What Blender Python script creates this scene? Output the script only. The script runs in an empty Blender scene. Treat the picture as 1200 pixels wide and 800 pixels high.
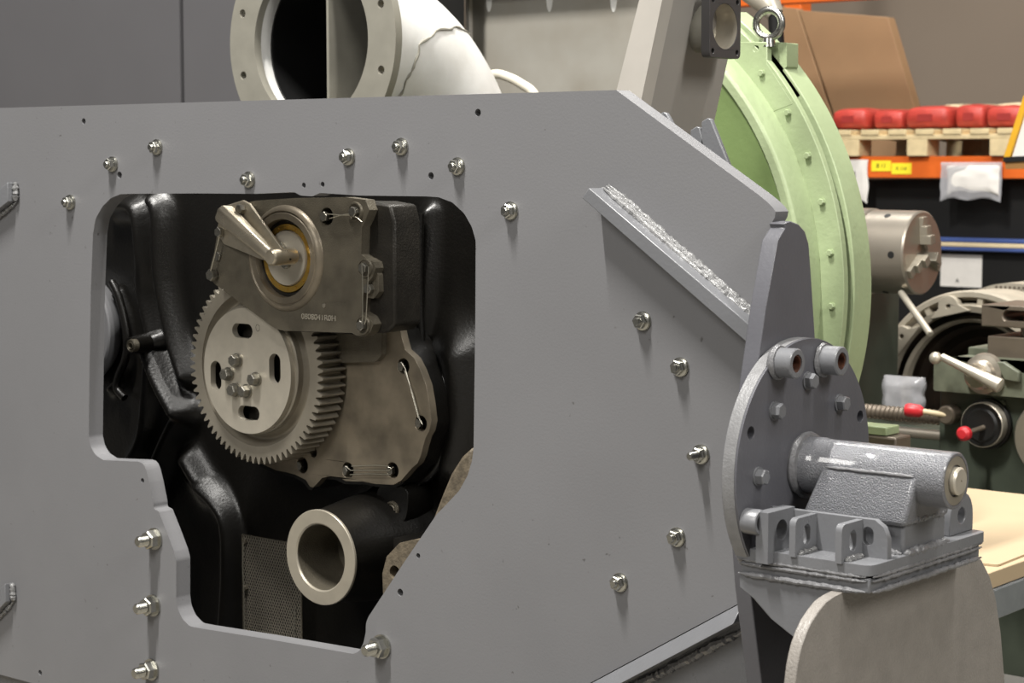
import bpy, bmesh, math, random
from mathutils import Vector, Matrix, noise
from mathutils.geometry import tessellate_polygon

random.seed(7)
PI = math.pi
SC = bpy.context.scene
COL = SC.collection

# ------------------------------------------------------------------ camera
F_PX = 2300.0
YAW, PITCH, DIST = math.radians(39.4), math.radians(5.2), 2.9
FW = Vector((-math.sin(YAW) * math.cos(PITCH), math.cos(YAW) * math.cos(PITCH), -math.sin(PITCH)))
RT = Vector((math.cos(YAW), math.sin(YAW), 0))
UP = RT.cross(FW)
CAM = Vector((0, 0, 1.28)) - FW * DIST
cd = bpy.data.cameras.new('camera')
cd.sensor_width = 36.0
cd.lens = 36.0 * F_PX / 1200.0
cd.clip_start = 0.05
cd.dof.use_dof = True
cd.dof.focus_distance = 2.95
cd.dof.aperture_fstop = 10.0
cam = bpy.data.objects.new('camera', cd)
COL.objects.link(cam)
cam.matrix_world = Matrix.Translation(CAM) @ Matrix((RT, UP, -FW)).transposed().to_4x4()
SC.camera = cam

# ------------------------------------------------------------------ light
SC.view_settings.view_transform = 'Standard'
SC.view_settings.look = 'None'
SC.view_settings.gamma = 1.0
SC.view_settings.use_curve_mapping = False
SC.view_settings.exposure = -0.18
wd = bpy.data.worlds.new('hall_ambient')
wd.use_nodes = True
wd.node_tree.nodes['Background'].inputs[0].default_value = (1.0, 0.985, 0.96, 1)
wd.node_tree.nodes['Background'].inputs[1].default_value = 0.12
SC.world = wd


def area(name, loc, sx, sy, power, color=(1, 0.965, 0.90), target=None):
    l = bpy.data.lights.new(name, 'AREA')
    l.shape = 'RECTANGLE'
    l.size, l.size_y, l.energy, l.color = sx, sy, power, color
    o = bpy.data.objects.new(name, l)
    COL.objects.link(o)
    o.location = loc
    if target is not None:
        o.rotation_euler = (Vector(target) - Vector(loc)).to_track_quat('-Z', 'Y').to_euler()
    return o


WARM = (1, 0.972, 0.925)
area('ceiling_lamp_strip_a', (-0.45, -1.9, 6.6), 0.12, 1.4, 840, WARM)
area('ceiling_lamp_strip_b', (0.6, -6.4, 5.4), 1.2, 2.4, 330, WARM, target=(-0.3, -0.5, 0.9))
area('ceiling_lamp_strip_c', (2.2, 0.25, 6.6), 2.0, 0.15, 170, WARM)
area('ceiling_lamp_strip_d', (-0.6, 2.9, 6.6), 3.0, 0.3, 300, WARM)
area('ceiling_lamp_strip_e', (-1.8, 4.0, 6.6), 3.0, 0.3, 150, WARM)
area('added_side_fill_f', (6.0, -1.0, 5.4), 0.8, 2.4, 330, WARM, target=(0.6, 0.4, 0.9))  # unseen fill lamp added to brighten the right-facing surfaces


# ------------------------------------------------------------------ helpers
def ray(px, py):
    return FW + RT * ((px - 600) / F_PX) + UP * ((400 - py) / F_PX)


def at(px, py, axis, v):
    r = ray(px, py)
    return CAM + r * ((v - CAM[axis]) / r[axis])


def aty(px, py, Y):
    return at(px, py, 1, Y)


def xz(px, py, Y):
    p = at(px, py, 1, Y)
    return (p.x, p.z)


def yz(px, py, X):
    p = at(px, py, 0, X)
    return (p.y, p.z)


def pm(px, py, Y):
    return F_PX / ((at(px, py, 1, Y) - CAM).dot(FW))


def circ(cx, cy, r, n=24, a0=0.0):
    return [(cx + r * math.cos(a0 + 2 * PI * i / n), cy + r * math.sin(a0 + 2 * PI * i / n)) for i in range(n)]


def slot(cx, cy, hw, hh, n=8):
    r = min(hw, hh)
    out = []
    dx, dy = hw - r, hh - r
    for q, (sx, sy) in enumerate(((1, 1), (-1, 1), (-1, -1), (1, -1))):
        for i in range(n + 1):
            a = q * PI / 2 + (PI / 2) * i / n
            out.append((cx + sx * dx + r * math.cos(a), cy + sy * dy + r * math.sin(a)))
    return out


def smooth_poly(pts, it=2):
    for _ in range(it):
        o = []
        for i in range(len(pts)):
            a, b = pts[i], pts[(i + 1) % len(pts)]
            o += [(a[0] * .75 + b[0] * .25, a[1] * .75 + b[1] * .25), (a[0] * .25 + b[0] * .75, a[1] * .25 + b[1] * .75)]
        pts = o
    return pts


def round_poly(pts, r, n=5):
    """round every corner of a polygon with radius r (or per-corner list)"""
    out = []
    N = len(pts)
    for i in range(N):
        p = Vector(pts[i][:2]); a = Vector(pts[i - 1][:2]); b = Vector(pts[(i + 1) % N][:2])
        rr = r[i] if isinstance(r, (list, tuple)) else r
        if rr <= 0:
            out.append(tuple(p)); continue
        da, db = (a - p), (b - p)
        la, lb = da.length, db.length
        da.normalize(); db.normalize()
        ang = da.angle(db)
        t = min(rr / math.tan(ang / 2), la * .48, lb * .48)
        s, e = p + da * t, p + db * t
        for k in range(n + 1):
            u = k / n
            q = s * (1 - u) ** 2 + p * 2 * u * (1 - u) + e * u * u
            out.append((q.x, q.y))
    return out


AX = {'x': lambda u, v, w: (w, u, v), 'y': lambda u, v, w: (u, w, v), 'z': lambda u, v, w: (u, v, w)}


class MB:
    def __init__(self):
        self.v, self.f = [], []

    def add(self, vs, fs):
        b = len(self.v)
        self.v += [tuple(p) for p in vs]
        self.f += [tuple(i + b for i in f) for f in fs]
        return self

    def box(self, x0, x1, y0, y1, z0, z1):
        return self.prism([(x0, y0), (x1, y0), (x1, y1), (x0, y1)], 'z', z0, z1)

    def prism(self, poly, axis, a0, a1, holes=()):
        fn = AX[axis]
        loops = [list(poly)] + [list(h) for h in holes]
        flat = [p for l in loops for p in l]
        n = len(flat)
        tris = tessellate_polygon([[Vector((p[0], p[1], 0)) for p in l] for l in loops]) if (holes or len(poly) > 4) else None
        vs = [fn(p[0], p[1], a0) for p in flat] + [fn(p[0], p[1], a1) for p in flat]
        fs = []
        if tris is None:
            fs += [tuple(range(len(poly))), tuple(n + i for i in range(len(poly)))]
        else:
            fs += [tuple(t) for t in tris] + [tuple(n + i for i in t) for t in tris]
        s = 0
        for l in loops:
            m = len(l)
            for i in range(m):
                j = (i + 1) % m
                fs.append((s + i, s + j, n + s + j, n + s + i))
            s += m
        return self.add(vs, fs)

    def lathe(self, prof, c, axis='y', n=48, a0=0.0, a1=2 * PI):
        """prof: (r, h) with h the absolute coordinate along axis"""
        fn = AX[axis]
        full = abs(a1 - a0 - 2 * PI) < 1e-6
        m = n if full else n + 1
        vs, idx = [], []
        for r, h in prof:
            if r < 1e-7:
                idx.append([len(vs)] * m); vs.append(fn(c[0], c[1], h))
            else:
                row = []
                for i in range(m):
                    a = a0 + (a1 - a0) * i / n
                    row.append(len(vs)); vs.append(fn(c[0] + r * math.cos(a), c[1] + r * math.sin(a), h))
                idx.append(row)
        fs = []
        for k in range(len(prof) - 1):
            for i in range(n):
                j = (i + 1) % m
                q = [idx[k][i], idx[k][j], idx[k + 1][j], idx[k + 1][i]]
                u = []
                for t in q:
                    if t not in u: u.append(t)
                if len(u) > 2: fs.append(tuple(u))
        if not full:
            ring = [idx[k][0] for k in range(len(prof))]; fs.append(tuple(dict.fromkeys(ring)))
            ring = [idx[k][n] for k in range(len(prof))]; fs.append(tuple(dict.fromkeys(ring)))
        return self.add(vs, fs)

    def cyl(self, p0, p1, r0, r1=None, n=20, caps=True):
        return self.tube([p0, p1], [r0, r0 if r1 is None else r1], n, caps)

    def tube(self, path, r, n=8, caps=True, closed=False):
        path = [Vector(p) for p in path]
        N = len(path)
        rs = r if isinstance(r, (list, tuple)) else [r] * N
        t0 = (path[1] - path[0]).normalized()
        u = t0.orthogonal().normalized()
        vs, fs = [], []
        for i in range(N):
            if closed:
                t = (path[(i + 1) % N] - path[i - 1]).normalized()
            else:
                t = (path[min(i + 1, N - 1)] - path[max(i - 1, 0)]).normalized()
            u = (u - t * u.dot(t)).normalized()
            w = t.cross(u)
            for k in range(n):
                a = 2 * PI * k / n
                vs.append(path[i] + (u * math.cos(a) + w * math.sin(a)) * rs[i])
        for i in range(N if closed else N - 1):
            for k in range(n):
                a, b = i * n, ((i + 1) % N) * n
                fs.append((a + k, a + (k + 1) % n, b + (k + 1) % n, b + k))
        if caps and not closed:
            fs += [tuple(range(n)), tuple((N - 1) * n + k for k in range(n))]
        return self.add(vs, fs)

    def hexa(self, c, d, af, h, base=0.0, rot=0.0, n=6):
        """hex prism along unit vector d, across flats af, starting base along d"""
        d = Vector(d); c = Vector(c)
        u = d.orthogonal().normalized(); w = d.cross(u)
        R = af / math.sqrt(3) if n == 6 else af / 2
        vs = []
        levels = ((base, R), (base + h * .86, R), (base + h, R * .86)) if n == 6 else ((base, R), (base + h, R))
        for hh, r in levels:
            for k in range(n):
                a = rot + 2 * PI * k / n
                vs.append(c + d * hh + (u * math.cos(a) + w * math.sin(a)) * r)
        fs = [tuple(range(n)), tuple((len(levels) - 1) * n + k for k in range(n))]
        for l in range(len(levels) - 1):
            for k in range(n):
                fs.append((l * n + k, l * n + (k + 1) % n, (l + 1) * n + (k + 1) % n, (l + 1) * n + k))
        return self.add(vs, fs)

    def bead(self, a, b, r, step=None, jit=0.25, n=8):
        """lumpy weld bead between two points"""
        a, b = Vector(a), Vector(b)
        L = (b - a).length
        m = max(4, int(L / (step or r * .55)))
        path, rs = [], []
        for i in range(m + 1):
            u = i / m
            e = min(1, 6 * u + .35, 6 * (1 - u) + .35)
            j = Vector((random.uniform(-1, 1), random.uniform(-1, 1), random.uniform(-1, 1))) * r * jit * .6
            path.append(a.lerp(b, u) + j)
            rs.append(r * e * (1 + random.uniform(-jit, jit) + .10 * (i % 2)))
        return self.tube(path, rs, n)

    def mesh(self, name, ang=38.0):
        me = bpy.data.meshes.new(name)
        bm = bmesh.new()
        bv = [bm.verts.new(p) for p in self.v]
        for f in self.f:
            try:
                bm.faces.new([bv[i] for i in f])
            except ValueError:
                pass
        bmesh.ops.remove_doubles(bm, verts=bm.verts[:], dist=1e-6)
        bmesh.ops.recalc_face_normals(bm, faces=bm.faces[:])
        lim = math.radians(ang)
        for e in bm.edges:
            e.smooth = not (len(e.link_faces) == 2 and e.calc_face_angle(0) > lim)
        for f in bm.faces:
            f.smooth = True
        bm.to_mesh(me); bm.free()
        return me


ROOT = {}


def thing(name, label, cat, loc=(0, 0, 0), group=None):
    o = bpy.data.objects.new(name, None)
    COL.objects.link(o)
    o.empty_display_size = 0.05
    o.location = loc
    o['label'] = label; o['category'] = cat
    if group: o['group'] = group
    ROOT[o.name] = Vector(loc)
    return o


def tag(o, label, cat, group=None):
    o['label'] = label; o['category'] = cat
    if group: o['group'] = group
    return o


def part(name, mb, mat, parent=None, bevel=0.0, ang=38.0, seg=2, label=None, kind=None):
    """mesh coordinates are world coordinates; shifted into the root's frame"""
    me = mb.mesh(name, ang) if isinstance(mb, MB) else mb
    o = bpy.data.objects.new(name, me)
    COL.objects.link(o)
    if not me.materials: me.materials.append(mat)
    if parent is not None:
        off = ROOT[parent.name]
        ROOT[o.name] = off
        if isinstance(mb, MB): me.transform(Matrix.Translation(-off))
        o.parent = parent
    else:
        bb = [Vector(v.co) for v in me.vertices]
        if bb:
            c = Vector(((min(v.x for v in bb) + max(v.x for v in bb)) / 2, (min(v.y for v in bb) + max(v.y for v in bb)) / 2, min(v.z for v in bb)))
            me.transform(Matrix.Translation(-c)); o.location = c
            ROOT[o.name] = c
        else:
            ROOT[o.name] = Vector((0, 0, 0))
    if bevel > 0:
        m = o.modifiers.new('bevel', 'BEVEL')
        m.width = bevel; m.segments = seg; m.limit_method = 'ANGLE'; m.angle_limit = math.radians(ang)
        m.harden_normals = False
    if label: o['label'] = label
    if kind: o['kind'] = kind
    return o


def inst(name, me, mat, parent, loc, rot=None, top=None):
    """shared mesh placed at world loc, child of parent (whose own frame is its root's)"""
    o = bpy.data.objects.new(name, me)
    COL.objects.link(o)
    if not me.materials: me.materials.append(mat)
    off = ROOT[parent.name]
    o.parent = parent
    o.location = Vector(loc) - off
    if rot is not None: o.rotation_euler = rot
    ROOT[o.name] = Vector((0, 0, 0))   # children of an instance sit in its own local frame
    return o


def sub(name, me, mat, parent, loc=(0, 0, 0)):
    o = bpy.data.objects.new(name, me)
    COL.objects.link(o)
    if not me.materials: me.materials.append(mat)
    o.parent = parent
    o.location = loc
    return o


def text_mb(s, size, extrude):
    c = bpy.data.curves.new('text', 'FONT')
    c.body = s; c.size = size; c.extrude = extrude; c.align_x = 'CENTER'; c.align_y = 'CENTER'
    o = bpy.data.objects.new('text', c)
    COL.objects.link(o)
    dg = bpy.context.evaluated_depsgraph_get()
    me = bpy.data.meshes.new_from_object(o.evaluated_get(dg))
    mb = MB()
    mb.add([v.co[:] for v in me.vertices], [tuple(p.vertices) for p in me.polygons])
    bpy.data.objects.remove(o); bpy.data.curves.remove(c); bpy.data.meshes.remove(me)
    return mb


def xform(mb, fn):
    mb.v = [tuple(fn(Vector(p))) for p in mb.v]
    return mb


# ------------------------------------------------------------------ materials
def lin(c):
    return tuple(((x / 255) / 12.92 if x / 255 <= .04045 else ((x / 255 + .055) / 1.055) ** 2.4) for x in c) + (1,)


MATS = {}


def mat(name, col, rough=.5, metal=0.0, var=.12, vscale=12.0, bump=0.0, bscale=120.0, rvar=0.0, col2=None, spec=.5,
        thr=(.35, .7), coat=0.0, bdet=3.0, alpha=1.0, trans=0.0, speck=0.0):
    m = bpy.data.materials.new(name)
    m.use_nodes = True
    nt = m.node_tree; N = nt.nodes; L = nt.links
    b = N['Principled BSDF']
    b.inputs['Roughness'].default_value = rough
    b.inputs['Metallic'].default_value = metal
    b.inputs['Specular IOR Level'].default_value = spec
    b.inputs['Coat Weight'].default_value = coat
    b.inputs['Alpha'].default_value = alpha
    b.inputs['Transmission Weight'].default_value = trans
    tc = N.new('ShaderNodeTexCoord')
    c1 = lin(col)
    c2 = lin(col2) if col2 else tuple(x * (1 - var) for x in c1[:3]) + (1,)
    nz = N.new('ShaderNodeTexNoise')
    nz.inputs['Scale'].default_value = vscale
    nz.inputs['Detail'].default_value = 5
    L.new(tc.outputs['Object'], nz.inputs['Vector'])
    rp = N.new('ShaderNodeValToRGB')
    rp.color_ramp.elements[0].position = thr[0]; rp.color_ramp.elements[1].position = thr[1]
    rp.color_ramp.elements[0].color = c1; rp.color_ramp.elements[1].color = c2
    L.new(nz.outputs['Fac'], rp.inputs['Fac'])
    L.new(rp.outputs['Color'], b.inputs['Base Color'])
    if speck:
        n3 = N.new('ShaderNodeTexNoise')
        n3.inputs['Scale'].default_value = 75; n3.inputs['Detail'].default_value = 2
        L.new(tc.outputs['Object'], n3.inputs['Vector'])
        r3 = N.new('ShaderNodeValToRGB')
        r3.color_ramp.elements[0].position = .745; r3.color_ramp.elements[1].position = .80
        r3.color_ramp.elements[0].color = (0, 0, 0, 1); r3.color_ramp.elements[1].color = (speck,) * 3 + (1,)
        L.new(n3.outputs['Fac'], r3.inputs['Fac'])
        mx = N.new('ShaderNodeMix'); mx.data_type = 'RGBA'
        L.new(r3.outputs['Color'], mx.inputs['Factor'])
        L.new(rp.outputs['Color'], mx.inputs['A'])
        mx.inputs['B'].default_value = (.04, .035, .03, 1)
        L.new(mx.outputs['Result'], b.inputs['Base Color'])
    if rvar:
        mr = N.new('ShaderNodeMapRange')
        mr.inputs['From Min'].default_value = .3; mr.inputs['From Max'].default_value = .7
        mr.inputs['To Min'].default_value = rough - rvar; mr.inputs['To Max'].default_value = rough + rvar
        L.new(nz.outputs['Fac'], mr.inputs['Value']); L.new(mr.outputs['Result'], b.inputs['Roughness'])
    if bump:
        n2 = N.new('ShaderNodeTexNoise')
        n2.inputs['Scale'].default_value = bscale; n2.inputs['Detail'].default_value = bdet
        L.new(tc.outputs['Object'], n2.inputs['Vector'])
        bp = N.new('ShaderNodeBump')
        bp.inputs['Strength'].default_value = bump; bp.inputs['Distance'].default_value = .002
        L.new(n2.outputs['Fac'], bp.inputs['Height']); L.new(bp.outputs['Normal'], b.inputs['Normal'])
    MATS[name] = m
    return m


M_PLATE = mat('grey_machine_paint', (112, 112, 114), .48, var=.07, vscale=7, bump=.10, bscale=260, rvar=.06, speck=.6)
M_DARKP = mat('dark_blue_grey_paint', (88, 88, 93), .34, var=.10, vscale=14, bump=.14, bscale=180)
M_GREY = mat('grey_gloss_paint', (109, 110, 113), .30, var=.10, vscale=14, bump=.14, bscale=180, rvar=.06)
M_GREYR = mat('grey_rough_paint', (133, 128, 122), .40, var=.12, vscale=30, bump=.45, bscale=260)
M_CASTG = mat('grey_hammered_casting', (106, 107, 111), .20, var=.08, vscale=40, bump=1.0, bscale=520, coat=.4)
M_EDGE = mat('flame_cut_edge', (126, 126, 127), .42, metal=.15, var=.18, vscale=60, bump=.3, bscale=300)
M_WELD = mat('painted_weld', (122, 122, 122), .27, metal=.1, var=.25, vscale=160, bump=.6, bscale=320)
M_WELDG = mat('grey_weld', (116, 116, 118), .30, var=.25, vscale=120, bump=.6, bscale=260)
M_ZINC = mat('zinc_plated_steel', (182, 181, 174), .27, metal=1.0, var=.10, vscale=60)
M_DZINC = mat('dull_steel_bolt', (150, 147, 138), .34, metal=.9, var=.35, vscale=160, rvar=.08)
M_BLACK = mat('black_casting_paint', (15, 13.5, 11), .36, var=.25, vscale=20, bump=.25, bscale=190, spec=.42)
M_TAN = mat('dusty_casting', (104, 94, 78), .6, var=.45, vscale=90, bump=.5, bscale=240)
M_STEEL = mat('machined_steel', (156, 149, 135), .40, metal=.5, var=.22, vscale=22, rvar=.08, bump=.06, bscale=300)
M_STEELB = mat('brushed_bright_steel', (196, 189, 174), .34, metal=.5, var=.16, vscale=30, rvar=.06)
M_HOUS = mat('oily_cast_iron', (106, 100, 87), .40, metal=.4, var=.35, vscale=30, bump=.5, bscale=420, rvar=.06)
M_COVER = mat('oily_cover_plate', (138, 128, 111), .38, metal=.45, var=.5, vscale=16, bump=.12, bscale=200, rvar=.10)
M_DARKMET = mat('dark_oily_metal', (44, 41, 36), .45, metal=.4, var=.4, vscale=30, bump=.4, bscale=260)
M_RING = mat('turned_ring_steel', (172, 165, 150), .36, metal=.5, var=.12, vscale=30)
M_BRASS = mat('brass_cage', (206, 168, 84), .33, metal=.9, var=.2, vscale=80)
M_LEVER = mat('forged_bright_lever', (196, 186, 166), .33, metal=.8, var=.25, vscale=40, rvar=.08, bump=.1, bscale=200)
M_WIRE = mat('lock_wire', (190, 186, 172), .35, metal=.9)
M_HOLE = mat('dark_bore', (12, 12, 12), .6)
M_RUST = mat('rusty_bore', (96, 58, 40), .7, var=.6, vscale=150)
M_CAB = mat('dark_grey_cabinet', (88, 87, 89), .5, var=.05, vscale=4)
M_PALE = mat('pale_grey_duct', (226, 226, 223), .40, var=.14, vscale=9, bump=.12, bscale=60, col2=(202, 201, 196))
M_FLANGE = mat('dull_flange', (142, 139, 128), .45, metal=.15, var=.14, vscale=20)
M_BEIGE = mat('stained_cream_panel', (146, 143, 135), .5, var=.10, vscale=6, col2=(132, 127, 117))
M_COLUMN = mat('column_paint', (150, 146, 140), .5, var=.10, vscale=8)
M_COLUMNL = mat('column_lit_tone', (178, 173, 165), .5, var=.08, vscale=14)  # column grey lightened: overhead light on the front face is in the colour
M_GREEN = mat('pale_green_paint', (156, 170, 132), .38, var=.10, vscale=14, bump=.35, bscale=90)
M_GREEND = mat('green_web_shaded', (112, 132, 82), .42, var=.12, vscale=10, bump=.2, bscale=90)  # casing green darkened: the web's shade is put into the colour
M_ORANGE = mat('orange_rack_paint', (222, 104, 34), .45, var=.08)
M_YELLOW = mat('yellow_label', (246, 228, 50), .5, var=.03)
M_INK = mat('black_ink', (30, 30, 24), .6)
M_WOOD = mat('pallet_wood', (212, 192, 150), .65, var=.18, vscale=30)
M_RED = mat('red_sack', (178, 60, 50), .5, var=.25, vscale=30, bump=.3, bscale=40)
M_CREAM = mat('cream_paper_sack', (214, 196, 160), .6, var=.12, vscale=20)
M_CARD = mat('brown_cardboard', (150, 119, 86), .7, var=.10, vscale=8)
M_PAPER = mat('white_paper', (226, 222, 216), .5, var=.06, vscale=25)
M_PLASTIC = mat('clear_plastic_film', (196, 196, 200), .22, var=.12, vscale=40, alpha=.5, bump=.7, bscale=45)
M_WALL = mat('hall_wall', (122, 110, 97), .8, var=.06, vscale=1.5)
M_FLOOR = mat('concrete_floor', (120, 116, 108), .55, var=.14, vscale=3, bump=.1, bscale=40)
M_BLKPL = mat('black_plastic', (18, 18, 18), .5)
M_LATHEG = mat('dark_green_machine_paint', (64, 70, 60), .42, var=.22, vscale=14, bump=.1, bscale=60)
M_LATHEG2 = mat('worn_green_machine_paint', (100, 104, 88), .5, var=.35, vscale=26)
M_CHUCK = mat('ground_chuck_steel', (168, 160, 148), .34, metal=.75, var=.10, vscale=10)
M_REDPL = mat('red_plastic', (196, 42, 50), .4, var=.1)
M_DUST = mat('dusty_aluminium', (168, 160, 144), .55, metal=.15, var=.2, vscale=20)
M_BORE = mat('oily_brown_bore', (40, 30, 22), .45, var=.6, vscale=16)
M_BROWNST = mat('brown_tool_steel', (112, 102, 90), .42, metal=.5, var=.15)
M_GALV = mat('galvanised_leg', (140, 144, 146), .45, metal=.4, var=.15, vscale=30)
M_BOARD = mat('bench_board', (178, 158, 128), .6, var=.05, vscale=6)
M_BLUE = mat('blue_strap', (64, 84, 140), .5)
M_YFRAME = mat('yellow_frame', (222, 168, 40), .45)
M_HOSE = mat('cream_hose', (206, 200, 184), .45)

# ================================================================== SETTING
fl = part('floor', MB().box(-7, 7, -6.5, 7.2, -.1, 0), M_FLOOR); fl['kind'] = 'structure'
wl = part('wall_back', MB().box(-7, 7, 7.0, 7.2, 0, 5.2), M_WALL); wl['kind'] = 'structure'

# ================================================================== MACHINE FRAME
frame = thing('machine_chassis', 'large grey painted steel machine chassis with cut-out side plate and bolted pivot bracket', 'machine chassis', (-.3, .1, .30))
T = .032                                   # side plate thickness
XE, TE = .446, .024                        # end plate position and thickness


def P0(l):
    return [xz(x, y, 0) for x, y in l]


ztop = xz(360, 116, 0)[1]
zbot = xz(0, 790, 0)[1]
pA = xz(722, 107, 0)
pB = xz(890, 229, 0); pB2 = xz(899, 236.5, 0); pB25 = xz(905, 242.5, 0); pB26 = xz(909, 248, 0); pB3 = xz(911, 255, 0)
pR = xz(867, 706, 0); pL = xz(697, 797, 0)
sl = (pR[1] - pL[1]) / (pR[0] - pL[0])
xlow = pR[0] - (pR[1] - zbot) / sl
outer = [(-1.62, ztop), (pA[0], ztop), pB, pB2, pB25, pB26, (min(XE + .004, pB3[0]), pB3[1]), (XE, pB3[1] - .006), (XE, pR[1]), (pR[0], pR[1]), (xlow, zbot), (-1.62, zbot)]
opening = P0([(154, 227), (230, 226.5), (300, 227), (345, 225), (352, 229), (366, 230), (375, 226), (420, 229), (500, 230), (514, 231), (530, 237), (544, 250),
              (553, 266), (557.5, 282), (557, 376), (555, 525), (553, 540), (548, 557), (538, 575), (520, 594), (512, 602), (470, 664), (432, 722), (429, 729),
              (428.5, 741), (426, 753), (421, 763), (414, 766), (400, 763.5), (310, 748), (235, 736), (222, 733.5), (213, 724), (208, 712), (206.5, 700), (206.5, 656),
              (204, 646), (195, 622), (187, 602), (186, 599), (180, 596), (180, 590), (175, 565), (169, 541), (121, 539), (112, 533), (106.5, 524), (104, 512),
              (105, 430), (106.5, 340), (109, 274), (112, 256), (120, 242), (130, 232), (141, 227.5)])
opening = round_poly(opening, .022, 3)
holes = [opening]
for hx, hy, hr in [(98, 142, 3.6), (140, 205, 4.2), (356, 217, 3.2), (378, 216, 3.2), (560, 132, 4.6), (505, 206, 4.4), (490, 651, 3.2), (469, 694, 4.6),
                   (167, 563, 3.0), (47, 788, 3.4)]:
    c = xz(hx, hy, 0)
    holes.append(circ(c[0], c[1], hr / pm(hx, hy, 0), 20))
plate = part('side_plate', MB().prism(outer, 'y', 0, T, holes), M_PLATE, frame)

# --- studs with nuts and washers -------------------------------------------------
D = Vector((0, -1, 0))


def lathe_y(prof, n=24):
    return MB().lathe([(r, -h) for r, h in prof], (0, 0), 'y', n)


small_nut = MB().hexa((0, 0, 0), D, .0185, .011, .003, .3)
small_nut.lathe([(0, -.0028), (.0128, -.0028), (.0128, -.0046), (.010, -.006), (0, -.006)], (0, 0), 'y', 24)
ME_NUT = small_nut.mesh('hex_nut')
ME_WASH = lathe_y([(0, 0), (.0138, 0), (.0138, .0028), (0, .0028)]).mesh('washer')
ME_STUD = lathe_y([(0, .012), (.0058, .012), (.0058, .0165), (.0045, .0185), (0, .0185)]).mesh('stud')


def threaded(r, h0, h1, pitch, n=18):
    prof = [(0, h0), (r, h0)]
    h = h0
    while h < h1 - pitch:
        prof += [(r, h + pitch * .2), (r * .88, h + pitch * .6)]
        h += pitch
    prof += [(r, h1 - r * .35), (r * .72, h1), (0, h1)]
    return lathe_y(prof, n)


ME_STUDL = threaded(.0058, .012, .030, .0024).mesh('stud')
big_nut = MB().hexa((0, 0, 0), D, .029, .017, .0035, .15)
ME_NUTB = big_nut.mesh('hex_nut')
ME_WASHB = lathe_y([(0, 0), (.0195, 0), (.0195, .0035), (0, .0035)]).mesh('washer')
ME_STUDB = threaded(.0098, .018, .041, .003).mesh('stud')


def stud(px, py, kind='s'):
    p = aty(px, py, 0)
    rz = (0, random.uniform(0, PI), 0)
    if kind == 'b':
        o = inst('hex_nut', ME_NUTB, M_ZINC, frame, p, rz)
        sub('washer', ME_WASHB, M_ZINC, o); sub('stud', ME_STUDB, M_ZINC, o)
    else:
        o = inst('hex_nut', ME_NUT, M_ZINC, frame, p, rz)
        sub('washer', ME_WASH, M_ZINC, o); sub('stud', ME_STUDL if kind == 'l' else ME_STUD, M_ZINC, o)
    return o


for px, py in [(83, 237), (132.5, 192.5), (184.5, 172.5), (292.5, 210.5), (409, 184), (471, 172), (537, 195), (599, 247), (754, 376), (798, 430), (794, 629), (727, 682)]:
    stud(px, py)
stud(822, 532, 'l')
for px, py in [(182, 631), (180, 709), (178, 784), (448, 757)]:
    stud(px, py, 'b')

# --- upper diagonal rail ---------------------------------------------------------
PR = .04
q = [aty(690, 220, -PR), aty(877, 378, -PR), aty(874, 399, -PR), aty(682, 232, -PR)]
q = [(p.x, p.z) for p in q]
q[1] = (XE, q[1][1] - (XE - q[1][0]) * .8); q[2] = (XE, q[2][1] - (XE - q[2][0]) * .8)
rail = part('rail', MB().prism(q, 'y', -PR, 0), M_GREY, frame, bevel=.0012)
w = MB()
for k in range(3):
    w.bead((q[0][0] + .006, -.003 - k * .005, q[0][1] + .004 - .0025 * k), (q[1][0] - .004, -.003 - k * .005, q[1][1] + .004 - .0025 * k), .0048, jit=.25, step=.0045)
w.bead((q[0][0] + .002, -.004, q[0][1]), (q[3][0] + .002, -.004, q[3][1]), .005)
part('weld_bead', w, M_WELD, rail)

# --- lower diagonal flange and the panel under it ------------------------------
q = [aty(867, 706.5, -.03), aty(866, 728, -.03), aty(739, 799, -.03), aty(693, 800, -.03)]
d = Vector((pR[0] - pL[0], 0, pR[1] - pL[1])).normalized()
up_ = Vector((-d.z, 0, d.x))
a = aty(866.5, 706.5, -.03); b = aty(866.5, 728.5, -.03)
th = abs((b - a).dot(up_))
a.x = min(a.x, XE - .001)
e = a - d * .75
fp = [(a.x, a.z), (e.x, e.z), (e.x - up_.x * th, e.z - up_.z * th), (a.x, a.z - th / up_.z)]
fy = [-.020, -.020, -.046, -.046]
flg = part('lower_flange', MB().add([(x, y, z) for (x, z), y in zip(fp, fy)] + [(x, .05, z) for x, z in fp],
           [(0, 1, 2, 3), (4, 5, 6, 7), (0, 1, 5, 4), (1, 2, 6, 5), (2, 3, 7, 6), (3, 0, 4, 7)]), M_GREY, frame, bevel=.0012)
w = MB()
w.bead((a.x - .004 - up_.x * (th + .004), .0, a.z - th / up_.z - .006), (e.x - up_.x * (th + .006), .0, e.z - up_.z * (th + .006)), .0065)
part('weld_bead', w, M_WELDG, flg)
part('lower_panel', MB().prism([(a.x, a.z - th - .001), (e.x, e.z - th / up_.z), (e.x, .36), (a.x, .36)], 'y', .004, .028), M_GREY, frame)

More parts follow.
